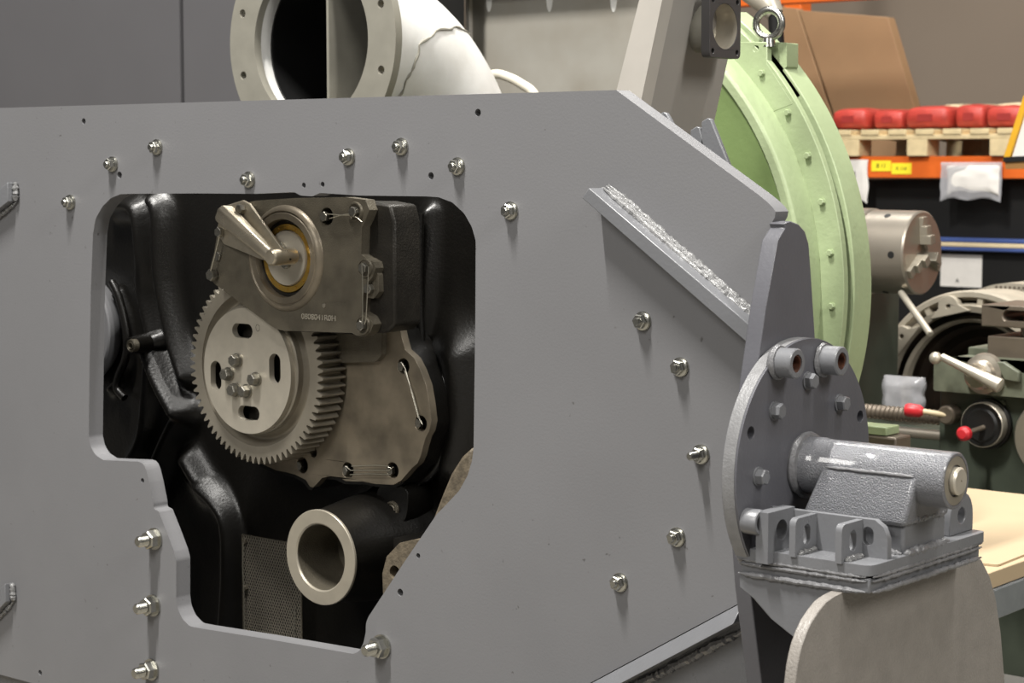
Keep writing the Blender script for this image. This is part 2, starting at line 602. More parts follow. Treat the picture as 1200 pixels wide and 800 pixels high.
# --- rib ends at the far left of the plate ------------------------------------------
for (x0, y0, x1, y1, dy) in [(-40, 262, 9, 222, 14), (-40, 742, 6, 692, 14)]:
    p0, p1 = aty(x0, y0, -.02), aty(x1, y1, -.02)
    h = dy / 640
    rib = part('rib', MB().prism([(p0.x, p0.z - h), (p1.x, p1.z - h), (p1.x, p1.z + h * .6), (p0.x, p0.z + h * .6)], 'y', -.02, 0), M_GREY, frame, bevel=.001)
    w = MB(); w.bead((p1.x + .004, -.006, p1.z - h), (p1.x + .004, -.006, p1.z + h * .6), .005)
    w.bead((p0.x, -.004, p0.z - h - .004), (p1.x + .003, -.004, p1.z - h - .002), .004)
    part('weld_bead', w, M_WELD, rib)

# --- end plate (perpendicular to side plate) ------------------------------------------
X2 = XE + TE
fr = [yz(x, y, XE) for x, y in [(893, 281), (879, 359), (868, 437), (858, 520), (855, 580), (856, 620), (861, 687), (875, 800), (886, 880)]]
bk = [yz(x, y, X2) for x, y in [(960, 560), (958, 450), (955, 390), (950.5, 320), (948, 286), (943.5, 271), (936, 262.5), (927, 259), (919, 262)]]
prof = [(-.005, fr[0][1] + .016)] + fr + [(.10, fr[-1][1]), (.10, bk[0][1])] + bk
ep = part('end_plate', MB().prism(prof, 'x', XE, X2), M_DARKP, frame, bevel=.0015)
w = MB()
for k in range(len(fr) - 3):
    pass
w.bead((XE - .003, -.004, fr[0][1] + .01), (XE - .003, -.004, fr[0][1] - .03), .005)
part('weld_bead', w, M_WELD, ep)

# --- round flange disc ----------------------------------------------------------------------
XD = .492
DC = (.018, 1.141); DR = .170
dh = []
for hx, hy in [(880, 507), (1008, 488)]:
    dh.append(circ(*yz(hx, hy, XD), .0085, 18))
disc = part('flange_disc', MB().prism(circ(DC[0], DC[1], DR, 96), 'x', X2, XD, dh), M_DARKP, frame, bevel=.002)
part('cut_edge', MB().lathe([(DR - .001, X2 + .001), (DR + .0007, X2 + .001), (DR + .0007, XD - .003), (DR - .001, XD - .003), (DR - .001, X2 + .001)], DC, 'x', 96), M_EDGE, disc)

# stub tubes on disc
for hx, hy in [(934.5, 426), (987, 423)]:
    L_ = .030
    y_, z_ = yz(hx, hy, XD + L_)
    r0, r1 = .0195, .0118
    s = MB().lathe([(r1, XD - .004), (r1, XD + L_), (r0 - .0015, XD + L_), (r0, XD + L_ - .0015), (r0, XD - .004)], (y_, z_), 'x', 36)
    so = part('stub_tube', s, M_GREY, frame)
    part('bore_liner', MB().lathe([(r1, XD + L_ - .002), (r1 - .002, XD + L_ - .002), (r1 - .002, XD + .001), (0, XD + .001)], (y_, z_), 'x', 28), M_RUST, so)
    pts = [Vector((XD + .002, y_ + r0 * math.cos(t_ * PI / 9), z_ + r0 * math.sin(t_ * PI / 9))) for t_ in range(18)]
    part('weld_bead', MB().tube(pts, [.004 * random.uniform(.8, 1.5) for _ in pts], 6, closed=True), M_WELDG, so)
# hex head bolts on disc
hb = MB().hexa((0, 0, 0), (1, 0, 0), .0185, .011, .0022, .2)
ME_DB = hb.mesh('hex_bolt')
ME_DBW = MB().lathe([(0, 0), (.0125, 0), (.0125, .0022), (0, .0022)], (0, 0), 'x', 24).mesh('washer')
for hx, hy in [(907, 481), (946, 446), (983, 472), (888, 558)]:
    y_, z_ = yz(hx, hy, XD)
    o = inst('hex_bolt', ME_DB, M_GREY, frame, (XD, y_, z_), (random.uniform(0, 1), 0, 0))
    sub('washer', ME_DBW, M_GREY, o)

# --- pivot pin, pedestal and base ----------------------------------------------------------------
PY, PZ = .016, 1.1435
PE = .7115
PRD = .0365
n_ = 48
sleeve = MB().lathe([(0, XD - .002), (PRD + .0015, XD - .002), (PRD + .0015, XD + .030), (PRD, XD + .032), (PRD, PE - .0015), (PRD - .0015, PE), (.0315, PE),
                     (.0315, PE - .003), (0, PE - .003)], (PY, PZ), 'x', n_)
sl_ = part('pivot_sleeve', sleeve, M_CASTG, frame)
w = MB()
pts = [Vector((XD + .003, PY + (PRD + .003) * math.cos(t_ * PI / 12), PZ + (PRD + .003) * math.sin(t_ * PI / 12))) for t_ in range(24)]
w.tube(pts, [.006 * random.uniform(.7, 1.3) for _ in pts], 7, closed=True)
part('weld_bead', w, M_WELDG, sl_)
part('retaining_ring', MB().lathe([(.0312, PE - .003), (.0312, PE - .0005), (.0205, PE - .0005), (.0205, PE - .003)], (PY, PZ), 'x', 40), M_STEEL, sl_)
part('pin_end', MB().lathe([(0, PE + .006), (.0018, PE + .006), (.0018, PE + .0072), (.0155, PE + .0072), (.0178, PE + .005), (.0178, PE - .003), (0, PE - .003)], (PY, PZ), 'x', 36), M_STEELB, sl_)

ZB = 1.05
BXr = .667
# lower block and cast saddle
blk = part('pedestal_block', MB().box(.520, BXr - .004, -.028, .086, ZB - .002, 1.094), M_GREY, frame, bevel=.004)
sad = MB()
zt = PZ + .006
b0 = [(.522, -.037), (.669, -.037), (.669, .084), (.522, .084)]
t0 = [(.540, -.022), (.676, -.022), (.676, .055), (.540, .055)]
vs = [(x, y, 1.086) for x, y in b0] + [(x, y, 1.094) for x, y in b0] + [(x, y, zt) for x, y in t0]
fs = [(0, 1, 2, 3), (8, 9, 10, 11)] + [(l * 4 + i, l * 4 + (i + 1) % 4, (l + 1) * 4 + (i + 1) % 4, (l + 1) * 4 + i) for l in range(2) for i in range(4)]
sad.add(vs, fs)
so = part('cast_saddle', sad, M_CASTG, frame, bevel=.006, seg=3)
w = MB()
w.bead((BXr - .003, -.030, 1.092), (BXr - .003, .084, 1.092), .005)
w.bead((.545, -.022, zt), (.672, -.022, zt), .0022, step=.004)
part('weld_bead', w, M_WELDG, so)

# base plates
yb0, yb1 = -.118, .186
basep = round_poly([(.470, yb0), (BXr, yb0), (BXr + .006, yb1), (.470, yb1)], [0, .016, .012, 0])
ba = part('base_plate', MB().prism(basep, 'z', ZB - .014, ZB), M_GREY, frame, bevel=.003)
bb2 = [(.476, yb0 + .004), (BXr - .004, yb0 + .004), (BXr - .002, yb1 - .004), (.476, yb1 - .004)]
bp2 = part('lower_base_plate', MB().prism(bb2, 'z', ZB - .036, ZB - .017), M_GREY, frame, bevel=.002)
w = MB()
for k, (zz, rr) in enumerate([(ZB - .0155, .0028), (ZB - .021, .0028), (ZB - .0345, .0034)]):
    w.bead((.474, yb0 + .002, zz), (BXr - .008, yb0 + .002, zz), rr, jit=.22, step=.004)
    w.bead((BXr - .001, yb0 + .008, zz), (BXr + .003, yb1 - .008, zz), rr, jit=.22, step=.004)
part('weld_bead', w, M_WELDG, ba)
w = MB()
w.bead((BXr - .001, -.030, ZB + .001), (BXr - .001, .090, ZB + .001), .005)
w.bead((.53, -.032, ZB + .001), (BXr - .004, -.032, ZB + .001), .005)
part('weld_bead', w, M_WELDG, blk)

# comb of ears
yw = -.070
za = ZB


def zpx(py, px, Y):
    return xz(px, py, Y)[1]


xw1 = xz(1040, 640, yw)[0]
ztw = xz(1000, 606, yw)[1]
wallp = [(.476, za), (xw1, za), (xw1, ztw - .022), (xw1 - .006, ztw - .008), (xw1 - .018, ztw), (.476, ztw)]
c_ = xz(1017, 628, yw)
so = part('ear_wall', MB().prism(wallp, 'y', yw, yw + .010, [slot(c_[0], c_[1], .008, .012)]), M_GREY, frame)


def ear(x_l, x_r, ytip, zt_, zb_, hc, hole, thick, rad):
    """plate with its face normal along X; right face at x_r"""
    pr = round_poly([(yw + .002, zb_), (ytip, zb_), (ytip, zt_), (yw + .002, zt_)], [0, 0, rad, 0])
    return part('ear', MB().prism(pr, 'x', x_l, x_r, [hole]), M_GREY, frame, bevel=.0015)


# positions taken on the front edges
for (fx, fy, tk, yt, kind) in [(886, 612, .018, -.132, 'r'), (925, 617, .009, -.122, 's'), (979, 627, .009, -.122, 's')]:
    p = aty(fx, fy, yt)
    xl, xr = p.x, p.x + tk
    zt_ = ztw + (.004 if kind == 'r' else -.001)
    yc = (yt + yw) / 2 + .002
    zc = (zt_ + za) / 2
    hole = circ(yc, zc, .0135, 22) if kind == 'r' else slot(yc, zc, .0085, .0135)
    ear(xl, xr, yt, zt_, za - (.014 if kind == 'r' else .002), None, hole, tk, 0 if kind == 'r' else .010)
    w = MB(); w.bead((xr + .002, yt + .006, za + .001), (xr + .002, yw - .002, za + .001), .004, jit=.35)
    if kind != 'r': part('weld_bead', w, M_WELD, so)
# bush on disc at front of the ears
y_, z_ = yz(890, 612, XD + .02)
part('bush', MB().lathe([(0, XD + .0005), (.0165, XD + .0005), (.0165, XD + .020), (.0150, XD + .023), (.011, XD + .023), (.011, XD + .01), (0, XD + .01)], (y_, z_), 'x', 32), M_GREY, frame)
# rounded lug behind the pin
y_, z_ = .150, ZB
lp = [(y_ - .034, z_), (y_ + .034, z_), (y_ + .034, z_ + .022)] + [(y_ + .034 * math.cos(t_ * PI / 10), z_ + .022 + .034 * math.sin(t_ * PI / 10)) for t_ in range(1, 10)] + [(y_ - .034, z_ + .022)]
part('rear_lug', MB().prism(lp, 'x', .640, .654, [circ(y_, z_ + .024, .011, 18)]), M_GREY, frame, bevel=.0015)

# bell shaped gusset under the base
XG = .628
gf = [yz(x, y, XG) for x, y in [(990, 690), (977, 699), (967, 706), (959, 716), (951, 728), (945, 741), (940, 755), (937, 767), (934, 782), (932, 800), (930, 850), (930, 930)]]
gb = [yz(x, y, XG) for x, y in [(1185, 930), (1181, 850), (1177, 790), (1173, 740), (1167, 700), (1160, 675), (1150, 655), (1140, 650)]]
ztp = ZB - .037
gp = [(yb0 + .012, ztp)] + [(y, min(z, ztp - .001)) for y, z in gf[1:]] + [(y, min(z, ztp - .002)) for y, z in gb[:-1]] + [(yb1 - .01, ztp)]
gs = part('gusset', MB().prism(gp, 'x', XG - .016, XG), M_GREYR, frame, bevel=.0015)
# front web plate under the base
wq = [xz(x, y, yb0 + .006) for x, y in [(902, 672), (985, 690), (945, 735), (922, 716), (900, 702)]]
wq = [(.474, ztp), (XG - .014, ztp), (XG - .014, ztp - .075), (.560, ztp - .072), (.520, ztp - .050), (.492, ztp - .026), (.474, ztp - .016)]
part('front_web', MB().prism(wq, 'y', yb0 + .004, yb0 + .018), M_GREY, frame, bevel=.0015)
# rear mass of the bracket that closes the view beneath
part('back_web', MB().box(X2 - .002, XG - .014, .04, .06, .60, ztp), M_GREY, frame)
part('support_foot', MB().box(-1.5, -1.2, .036, .18, .30, zbot + .01), M_GREY, frame)
for nm, x in (('support_foot', -.5), ('support_foot', .10)):
    part(nm, MB().box(x - .12, x + .12, .036, .18, .30, .45 if x > 0 else zbot + .01), M_GREY, frame)
part('sill', MB().box(-1.6, .40, .034, .16, .30, zbot + .012), M_GREY, frame)
tag(part('timber_block', MB().box(-1.45, -1.15, -.15, .45, 0, .30), M_WOOD), 'timber block under the plain end of the grey chassis', 'timber block', 'timber blocks under the frame')
tag(part('timber_block', MB().box(.0, .30, -.15, .45, 0, .30), M_WOOD), 'timber block under the pivot bracket end of the grey chassis', 'timber block', 'timber blocks under the frame')

# ================================================================== ENGINE behind the cut-out
eng = thing('engine', 'black engine front end with gear train inside the frame cut-out', 'engine', (-.55, .25, .36))

# ---- crankcase casting: modelled relief -----------------------------------------------------------
CB = .30


def W3(px, py, Y=CB):
    p = aty(px, py, Y)
    return (p.x, p.z)


ridges = [  # polyline (pixel), half width (m), height towards the camera (m)
    ([(140, 240), (168, 246), (176, 300), (176, 345), (186, 392)], .016, .050),
    ([(190, 235), (198, 255), (200, 330), (212, 395), (228, 440)], .016, .055),
    ([(188, 408), (205, 445), (226, 482)], .017, .080),
    ([(226, 482), (214, 505), (196, 545), (188, 575)], .015, .060),
    ([(182, 400), (180, 500), (162, 540)], .013, .045),
    ([(245, 570), (262, 588), (274, 612), (277, 660), (276, 750)], .018, .060),
    ([(228, 540), (245, 572)], .020, .050),
    ([(505, 250), (508, 330), (506, 390)], .012, .030),
    ([(140, 345), (150, 380), (152, 430), (136, 455)], .008, .030),
    ([(300, 600), (330, 580), (420, 585)], .05, .018),
    ([(545, 420), (548, 480), (540, 540)], .04, .05),
]
def pxpath(l, Y):
    pts = [aty(x, y, Y) for x, y in l]
    out = []
    for i in range(len(pts) - 1):
        p0 = pts[max(i - 1, 0)]; p1 = pts[i]; p2 = pts[i + 1]; p3 = pts[min(i + 2, len(pts) - 1)]
        for k in range(5):
            t = k / 5
            out.append(.5 * ((2 * p1) + (p2 - p0) * t + (2 * p0 - 5 * p1 + 4 * p2 - p3) * t * t + (3 * p1 - p0 - 3 * p2 + p3) * t ** 3))
    out.append(pts[-1])
    return out


RW = []
for l, w_, h_ in ridges:
    q_ = [Vector((p.x, p.z)) for p in pxpath(l, CB)]
    m_ = w_ * 4
    RW.append((q_, w_, h_, (min(p.x for p in q_) - m_, max(p.x for p in q_) + m_, min(p.y for p in q_) - m_, max(p.y for p in q_) + m_)))


def segd(p, l):
    best = 9
    for i in range(len(l) - 1):
        a, b = l[i], l[i + 1]
        ab = b - a
        t = max(0, min(1, (p - a).dot(ab) / ab.dot(ab)))
        best = min(best, (p - a - ab * t).length)
    return best


gx0, gz0 = -1.38, .50
gx1, gz1 = -.06, 1.545
nx, nz = 240, 196
g = MB()
vs, fs = [], []
for j in range(nz + 1):
    for i in range(nx + 1):
        x = gx0 + (gx1 - gx0) * i / nx; z = gz0 + (gz1 - gz0) * j / nz
        p = Vector((x, z))
        y = CB + .012 * noise.noise(Vector((x * 4, z * 4, 1.7)))
        h = 0
        for l, w_, h_, bb_ in RW:
            if not (bb_[0] < x < bb_[1] and bb_[2] < z < bb_[3]): continue
            dd = segd(p, l)
            if dd < w_ * 4: h = max(h, h_ * .75 * math.exp(-(dd / (w_ * 1.35)) ** 2))
        vs.append((x, y - h, z))
for j in range(nz):
    for i in range(nx):
        a = j * (nx + 1) + i
        fs.append((a, a + 1, a + nx + 2, a + nx + 1))
g.add(vs, fs)
# closed back and sides
B0 = len(g.v)
g.add([(gx0, .45, gz0), (gx1, .45, gz0), (gx1, .45, gz1), (gx0, .45, gz1)], [(0, 1, 2, 3)])
c0, c1, c2, c3 = 0, nx, (nz + 1) * (nx + 1) - 1, nz * (nx + 1)
g.f.append(tuple(list(range(0, nx + 1)) + [B0 + 1, B0]))
g.f.append(tuple([c3 + i for i in range(nx + 1)] + [B0 + 2, B0 + 3]))
g.f.append(tuple([j * (nx + 1) for j in range(nz + 1)] + [B0 + 3, B0]))
g.f.append(tuple([j * (nx + 1) + nx for j in range(nz + 1)] + [B0 + 2, B0 + 1]))
case = part('crankcase', g, M_BLACK, eng, ang=80)
part('engine_mount', MB().box(-.9, -.3, .34, .44, .36, gz0 + .01), M_BLACK, eng)

# thin raised lip on the right and lower left, built as rounded beads on the casting
part('casting_lip', MB().tube(pxpath([(492, 250), (491, 330), (493, 385), (496, 408), (513, 432), (524, 454), (528, 490), (521, 528), (505, 556), (480, 570)], .265), .0075, 10), M_BLACK, case)
part('casting_lip', MB().tube(pxpath([(131, 330), (140, 350), (149, 392), (147, 420), (139, 440), (137, 455), (146, 466)], .278), .008, 10), M_BLACK, case)
part('casting_lip', MB().tube(pxpath([(460, 244), (463, 270), (465, 310), (466, 380)], .215), .004, 8), M_BLACK, case)

# grey end cover seen through the gap at left, cap screw boss
c_ = aty(128, 388, .262)
part('end_cover', MB().lathe([(0, .262), (.113, .262), (.116, .265), (.116, .285), (.10, .31), (0, .31)], (c_.x - .116, c_.z), 'y', 64), M_PLATE, eng)


def socket_plug(px, py, Y, r, depth, mt=M_DARKMET, nm='cap_screw'):
    c = aty(px, py, Y)
    prof = [(0, Y + r * .7), (r * .36, Y + r * .7), (r * .42, Y + .001), (r * .5, Y - .001), (r * .62, Y), (r * .66, Y + .002), (r * .8, Y - .0005), (r * .95, Y), (r, Y + .002), (r, Y + depth)]
    o = part(nm, MB().lathe(prof, (c.x, c.z), 'y', 30), mt, eng)
    return o


socket_plug(153, 405, .20, .0125, .012, M_HOUS)
p = aty(176, 402, .25)
part('screw_boss', MB().tube([aty(153, 405, .207), aty(172, 402, .262), aty(190, 398, .29)], [.016, .020, .022], 20), M_BLACK, case)

# tan flank of the casting at the right of the cut-out
fl_ = [xz(x, y, .13) for x, y in [(562, 522), (550, 533), (538, 552), (527, 578), (517, 604), (505, 640), (562, 640)]]
part('casting_flank', MB().prism(fl_, 'y', .11, .26), M_TAN, eng, bevel=.006)

# ---- cover plate -------------------------------------------------------------------------------
YC = .20
cov = [(400, 386), (469, 386), (471, 396), (475, 410), (486, 420), (493, 434), (499.5, 451.5), (503, 472), (505.5, 493), (503, 505), (499, 512), (496, 522), (493, 534), (489, 543), (483, 548),
       (476, 556), (470, 563), (461, 568), (440, 567), (425, 564), (414, 564), (405, 563.5), (396, 559), (386, 558), (377, 560), (371, 567), (367, 571), (363, 570), (358, 562), (346, 556), (335, 553), (324, 551),
       (308, 544), (296, 530), (300, 470), (340, 400)]
wells = [(472.5, 429), (493, 496), (407.5, 551), (460, 551), (354, 545)]
hl = []
for x, y in wells:
    c = xz(x, y, YC); hl.append(circ(c[0], c[1], 9.6 / pm(x, y, YC), 22))
c = xz(367, 530, YC); hl.append(circ(c[0], c[1], 6.0 / pm(367, 530, YC), 18))
cover = part('cover_plate', MB().prism([xz(x, y, YC) for x, y in cov], 'y', YC, YC + .016, hl), M_COVER, eng, bevel=.0012)
base = [(x + (4 if x > 420 else 0), y + (3 if y > 480 else 0)) for x, y in cov]
part('cover_backing', MB().prism([xz(x, y, YC + .02) for x, y in base], 'y', YC + .016, YC + .10), M_BLACK, eng)
# raised dark step at the top of the cover
st = [xz(x, y, YC - .012) for x, y in round_poly([(368, 380), (448, 380), (447, 416), (440, 424), (395, 425), (366, 440)], 4)]
part('cover_step', MB().prism(st, 'y', YC - .012, YC), M_HOUS, cover, bevel=.003)

# hex head bolts (axis -Y)
ME_HB = MB().hexa((0, 0, 0), D, .0155, .009, .0, .2).mesh('hex_bolt')
ME_HBL = MB().hexa((0, 0, 0), D, .0185, .012, .0, .2).mesh('hex_bolt')
ME_HBG = MB().hexa((0, 0, 0), D, .0185, .012, .0, .2).mesh('hex_bolt')
ME_HW = lathe_y([(0, -.002), (.0105, -.002), (.0105, .0), (0, .0)]).mesh('washer')
ME_HWL = lathe_y([(0, -.003), (.0122, -.003), (.0122, .0), (0, .0)]).mesh('washer')


def hbolt(parent, px, py, Y, big=False, m=None, name='hex_bolt'):
    c = aty(px, py, Y)
    o = inst(name, ME_HBL if big else ME_HB, m or M_DZINC, parent, c, (0, random.uniform(0, 1), 0))
    return o


def wire(parent, l, Y, r=.0009):
    pts = [aty(x, y, Y) if len((x, y)) == 2 else None for x, y in l]
    return part('lock_wire', MB().tube(pts, r, 6), M_WIRE, parent)


for x, y in wells:
    hbolt(cover, x - 1, y, YC + .010)
wire(cover, [(470, 424), (475, 432), (490, 488), (495, 497)], YC - .003)
wire(cover, [(474, 434), (484, 462), (492, 492)], YC - .003)
wire(cover, [(405, 546), (411, 551), (456, 551), (461, 547)], YC - .003)
wire(cover, [(410, 556), (430, 555), (458, 556)], YC - .003)
wire(cover, [(412, 546), (440, 545), (456, 546)], YC - .003)

# ---- gear ---------------------------------------------------------------------------------------
YG = .14
gc = xz(298.5, 432, YG)
GR = 112.5 / pm(298.5, 432, YG)
NT = 72
rr_root = GR - .0125
outl = []
for k in range(NT):
    a0 = 2 * PI * k / NT
    st = 2 * PI / NT
    for f_, r_ in ((0.00, rr_root), (0.10, rr_root), (.21, rr_root + .004), (.36, GR - .0015), (.42, GR), (.58, GR), (.64, GR - .0015), (.79, rr_root + .004), (.90, rr_root)):
        outl.append((gc[0] + r_ * math.cos(a0 + f_ * st), gc[1] + r_ * math.sin(a0 + f_ * st)))
r1 = 91.5 / pm(298.5, 432, YG)
gear = part('gear', MB().prism(outl, 'y', YG, YG + .056, [circ(gc[0], gc[1], r1, 96)]), M_STEEL, eng, bevel=.0006, seg=1)
r2 = 77 / pm(298.5, 432, YG)
prof = [(r1 + .001, YG + .0005)]
for k in range(11):
    t_ = k / 10
    prof.append((r1 + (r2 - r1) * t_, YG + .002 + .016 * math.sin(PI * t_ * .92)))
prof += [(r2, YG + .010), (r2, YG - .006), (r2 - .002, YG - .008), (r2 - .012, YG - .008), (r2 - .012, YG + .05), (r1, YG + .05), (r1 + .001, YG + .0005)]
part('gear_web', MB().lathe(prof, gc, 'y', 96), M_STEEL, gear)
# hub plate with four slots
YHB = YG - .018
hc = xz(289, 434.5, YHB)
HR = 74.0 / pm(289, 435, YHB)
sl4 = []
for x, y, hw_, hh_ in [(284, 387.5, 12, 8.5), (253, 440, 6.4, 17.5), (322, 432, 6.6, 18), (291.5, 484, 12.5, 8.5)]:
    c = xz(x, y, YHB); s_ = 1 / pm(x, y, YHB)
    sl4.append(slot(c[0], c[1], hw_ * s_ / .69, hh_ * s_))
hub = part('hub_plate', MB().prism(circ(hc[0], hc[1], HR, 96), 'y', YHB, YHB + .012, sl4), M_STEELB, gear, bevel=.001)
part('hub_core', MB().lathe([(0, YHB + .034), (HR * .985, YHB + .034), (HR * .985, YHB + .012), (HR * .90, YHB + .012), (HR * .9, YHB + .028), (0, YHB + .028)], hc, 'y', 72), M_DARKMET, gear)
for x, y in [(279, 422), (269, 438), (301, 444), (277, 456.5), (290, 458)]:
    c = aty(x, y, YHB)
    o = inst('hex_bolt', ME_HBG, M_DZINC, gear, c + Vector((0, -.004, 0)), (0, random.uniform(0, 1), 0))
w = MB()
for x, y in [(279, 422), (269, 438), (301, 444), (277, 456.5), (290, 458)]:
    c = aty(x, y, YHB)
    part('washer', MB().lathe([(0, YHB), (.0125, YHB), (.0125, YHB - .004), (0, YHB - .004)], (c.x, c.z), 'y', 22), M_DZINC, gear)
c = aty(302, 384, YHB)
part('stamp_ring', MB().tube([Vector((c.x + .0045 * math.cos(t_), YHB, c.z + .006 * math.sin(t_))) for t_ in [k * PI / 10 for k in range(20)]], .0004, 5, closed=True), M_DARKMET, gear)

# ---- bearing housing above the gear ----------------------------------------------------------------
YH = .105
hs = [(258, 252), (275, 240), (300, 235), (345, 232), (405, 231), (428, 234), (433, 246), (428, 258), (424, 266), (423, 298), (430, 303), (438, 307), (440, 314), (437, 324), (432, 330), (427, 340),
      (424, 356), (424, 366), (433, 371), (437.5, 380), (434, 389), (427, 394), (418, 393), (412, 390), (370, 388.5), (334, 387.5), (326, 386), (318, 382), (294, 364), (262, 340), (252, 333), (246, 326), (246, 314), (251, 296)]
wl4 = [(383, 253.5), (417, 248), (428.5, 314), (426, 381)]
bc = xz(335, 302.5, YH)
S = 1 / pm(335, 302, YH)
hl = [circ(bc[0], bc[1], 50 * S, 64)]
for x, y in wl4[:1]:
    c = xz(x, y, YH); hl.append(circ(c[0], c[1], 10.5 / pm(x, y, YH), 22))
house = part('bearing_housing', MB().prism([xz(x, y, YH) for x, y in hs], 'y', YH, YH + .022, hl), M_HOUS, eng, bevel=.004)
for x, y in wl4[1:]:
    c = xz(x, y, YH)
    part('bolt_seat', MB().lathe([(0, YH - .002), (.0125, YH - .002), (.0130, YH - .004), (.0155, YH - .004), (.0165, YH - .001), (.0165, YH + .03), (0, YH + .03)], c, 'y', 28), M_HOUS, house)
body = [(268, 250), (300, 238), (345, 235), (440, 236), (462, 240), (467, 260), (468, 380), (460, 388), (430, 392), (334, 387), (300, 366), (268, 342)]
part('housing_body', MB().prism([xz(x, y, YH + .03) for x, y in body], 'y', YH + .02, YH + .085), M_DARKMET, eng, bevel=.006)
lg = [xz(x, y, YH + .008) for x, y in round_poly([(426, 322), (443, 318), (444, 342), (438, 350), (426, 348)], 4)]
part('side_lug', MB().prism(lg, 'y', YH + .008, YH + .03), M_HOUS, house, bevel=.002)
hbolt(house, 434, 338, YH + .008, m=M_ZINC)
# boss ring around the bearing
prof = [(63 * S, YH + .002), (61 * S, YH - .004), (58 * S, YH - .007), (56 * S, YH - .008), (54.5 * S, YH - .006), (53 * S, YH - .008), (46 * S, YH - .008), (45.5 * S, YH - .006), (45.5 * S, YH + .02), (63 * S, YH + .02), (63 * S, YH + .002)]
part('bearing_boss', MB().lathe(prof, bc, 'y', 72), M_COVER, house)
prof = [(45.5 * S, YH + .006), (41 * S, YH + .006), (40.8 * S, YH + .012), (45.5 * S, YH + .012), (45.5 * S, YH + .006)]
part('outer_race', MB().lathe(prof, bc, 'y', 64), M_DARKMET, house)
prof = [(40 * S, YH + .003), (33.5 * S, YH + .003), (33.5 * S, YH + .014), (40 * S, YH + .014), (40 * S, YH + .003)]
br = part('bearing_cage', MB().lathe(prof, bc, 'y', 64), M_BRASS, house)
for k in range(16):
    a_ = 2 * PI * k / 16
    part('cage_rivet', MB().hexa((bc[0] + 36.7 * S * math.cos(a_), YH + .003, bc[1] + 36.7 * S * math.sin(a_)), D, .004, .0012, 0, n=8), M_BRASS, br)
prof = [(0, YH), (31.5 * S, YH), (32.5 * S, YH + .002), (32.5 * S, YH + .02), (45.5 * S, YH + .02), (45.5 * S, YH + .022), (0, YH + .022)]
part('shaft_face', MB().lathe(prof, bc, 'y', 64), M_STEELB, house)
for x, y in [(331, 289), (337, 309)]:
    hbolt(house, x, y, YH, m=M_ZINC)
wire(house, [(331, 289), (337, 293), (338, 306)], YH - .011, .0012)
for x, y in wl4:
    hbolt(house, x - .5, y, YH + .006 if (x, y) == wl4[0] else YH - .003, big=False)
wire(house, [(380, 250), (388, 251), (400, 252), (412, 250), (419, 245)], YH - .010)
wire(house, [(386, 256), (400, 252), (413, 252), (420, 256), (424, 260)], YH - .010)
wire(house, [(424, 308), (425, 330), (425, 372), (424, 378)], YH - .013)
wire(house, [(432, 312), (431, 335), (429, 374), (427, 380)], YH - .013)
hbolt(house, 251, 322, YH - .003, big=True)
hbolt(house, 258, 300, YH + .004)
# raised casting number and datum marks
tm = text_mb('0808041R0H', .0135, .0014)
tp = aty(374, 372, YH)
dx = (aty(394, 374, YH) - aty(354, 370, YH)).normalized()
xs = [v[0] for v in tm.v]
wid = (aty(394, 374, YH) - aty(354, 370, YH)).length
sc = wid / (max(xs) - min(xs))
xform(tm, lambda v: Vector((tp.x + v.x * sc, YH - .0005 - v.z, tp.z + v.y * 1.0)))
part('casting_number', tm, M_STEELB, house, label='raised casting number 0808041R0H')
c = aty(380, 358, YH)
part('core_mark', MB().lathe([(0, YH - .0022), (.0035, YH - .0015), (.0042, YH + .001), (0, YH + .001)], (c.x, c.z), 'y', 18), M_STEEL, house)
a, b = aty(376, 353, YH), aty(404, 354.5, YH)
part('scribe_line', MB().tube([a, b], .0007, 6), M_HOUS, house)

# ---- lever bracket -------------------------------------------------------------------------------
lev = thing_part = None
lp = [(257.5, 243, .088), (270, 239, .095), (284, 234.5, .098), (292, 238.5, .097), (331, 293, .062), (322, 308, .060), (306, 304, .070), (262, 286, .099), (257, 278, .100), (254, 270, .100), (256, 257, .094)]
top = [aty(x, y, Y) for x, y, Y in lp]
mb = MB()
n_ = len(top)
ctr = aty(285, 268, .088)
mb.add(top + [p + Vector((0, .006, 0)) for p in top] + [ctr, ctr + Vector((0, .006, 0))],
       [(i, (i + 1) % n_, 2 * n_) for i in range(n_)] + [(n_ + i, n_ + (i + 1) % n_, 2 * n_ + 1) for i in range(n_)] +
       [(i, (i + 1) % n_, n_ + (i + 1) % n_, n_ + i) for i in range(n_)])
lever = part('lever_bracket', mb, M_LEVER, eng, bevel=.0015, ang=60)
A, B = aty(260, 250, .078), aty(318, 301, .056)
dirv = (B - A).normalized()
side = dirv.cross(Vector((0, 1, 0))).normalized()
nrm = side.cross(dirv).normalized()
if nrm.y > 0: nrm = -nrm
mb = MB()
sec0 = [(-.0165, -.016), (-.0165, .006), (-.009, .013), (.009, .013), (.0165, .006), (.0165, -.016)]
vs = []
for P_, k in ((A, 1.0), (B, .62)):
    vs += [P_ + side * (u * k) + nrm * (v_ * (1.0 if k == 1 else .8)) for u, v_ in sec0]
m_ = len(sec0)
mb.add(vs, [tuple(range(m_)), tuple(m_ + i for i in range(m_))] + [(i, (i + 1) % m_, m_ + (i + 1) % m_, m_ + i) for i in range(m_)])
part('lever_rib', mb, M_LEVER, lever, bevel=.003, seg=3)
e0, e1 = aty(316, 301.5, .040), None
part('lever_boss', MB().lathe([(0, .040), (.0112, .040), (.0135, .0425), (.0140, .046), (.0140, .094), (0, .094)], (e0.x, e0.z), 'y', 30), M_LEVER, lever)
c = Vector((e0.x + .0135, .074, e0.z - .004))
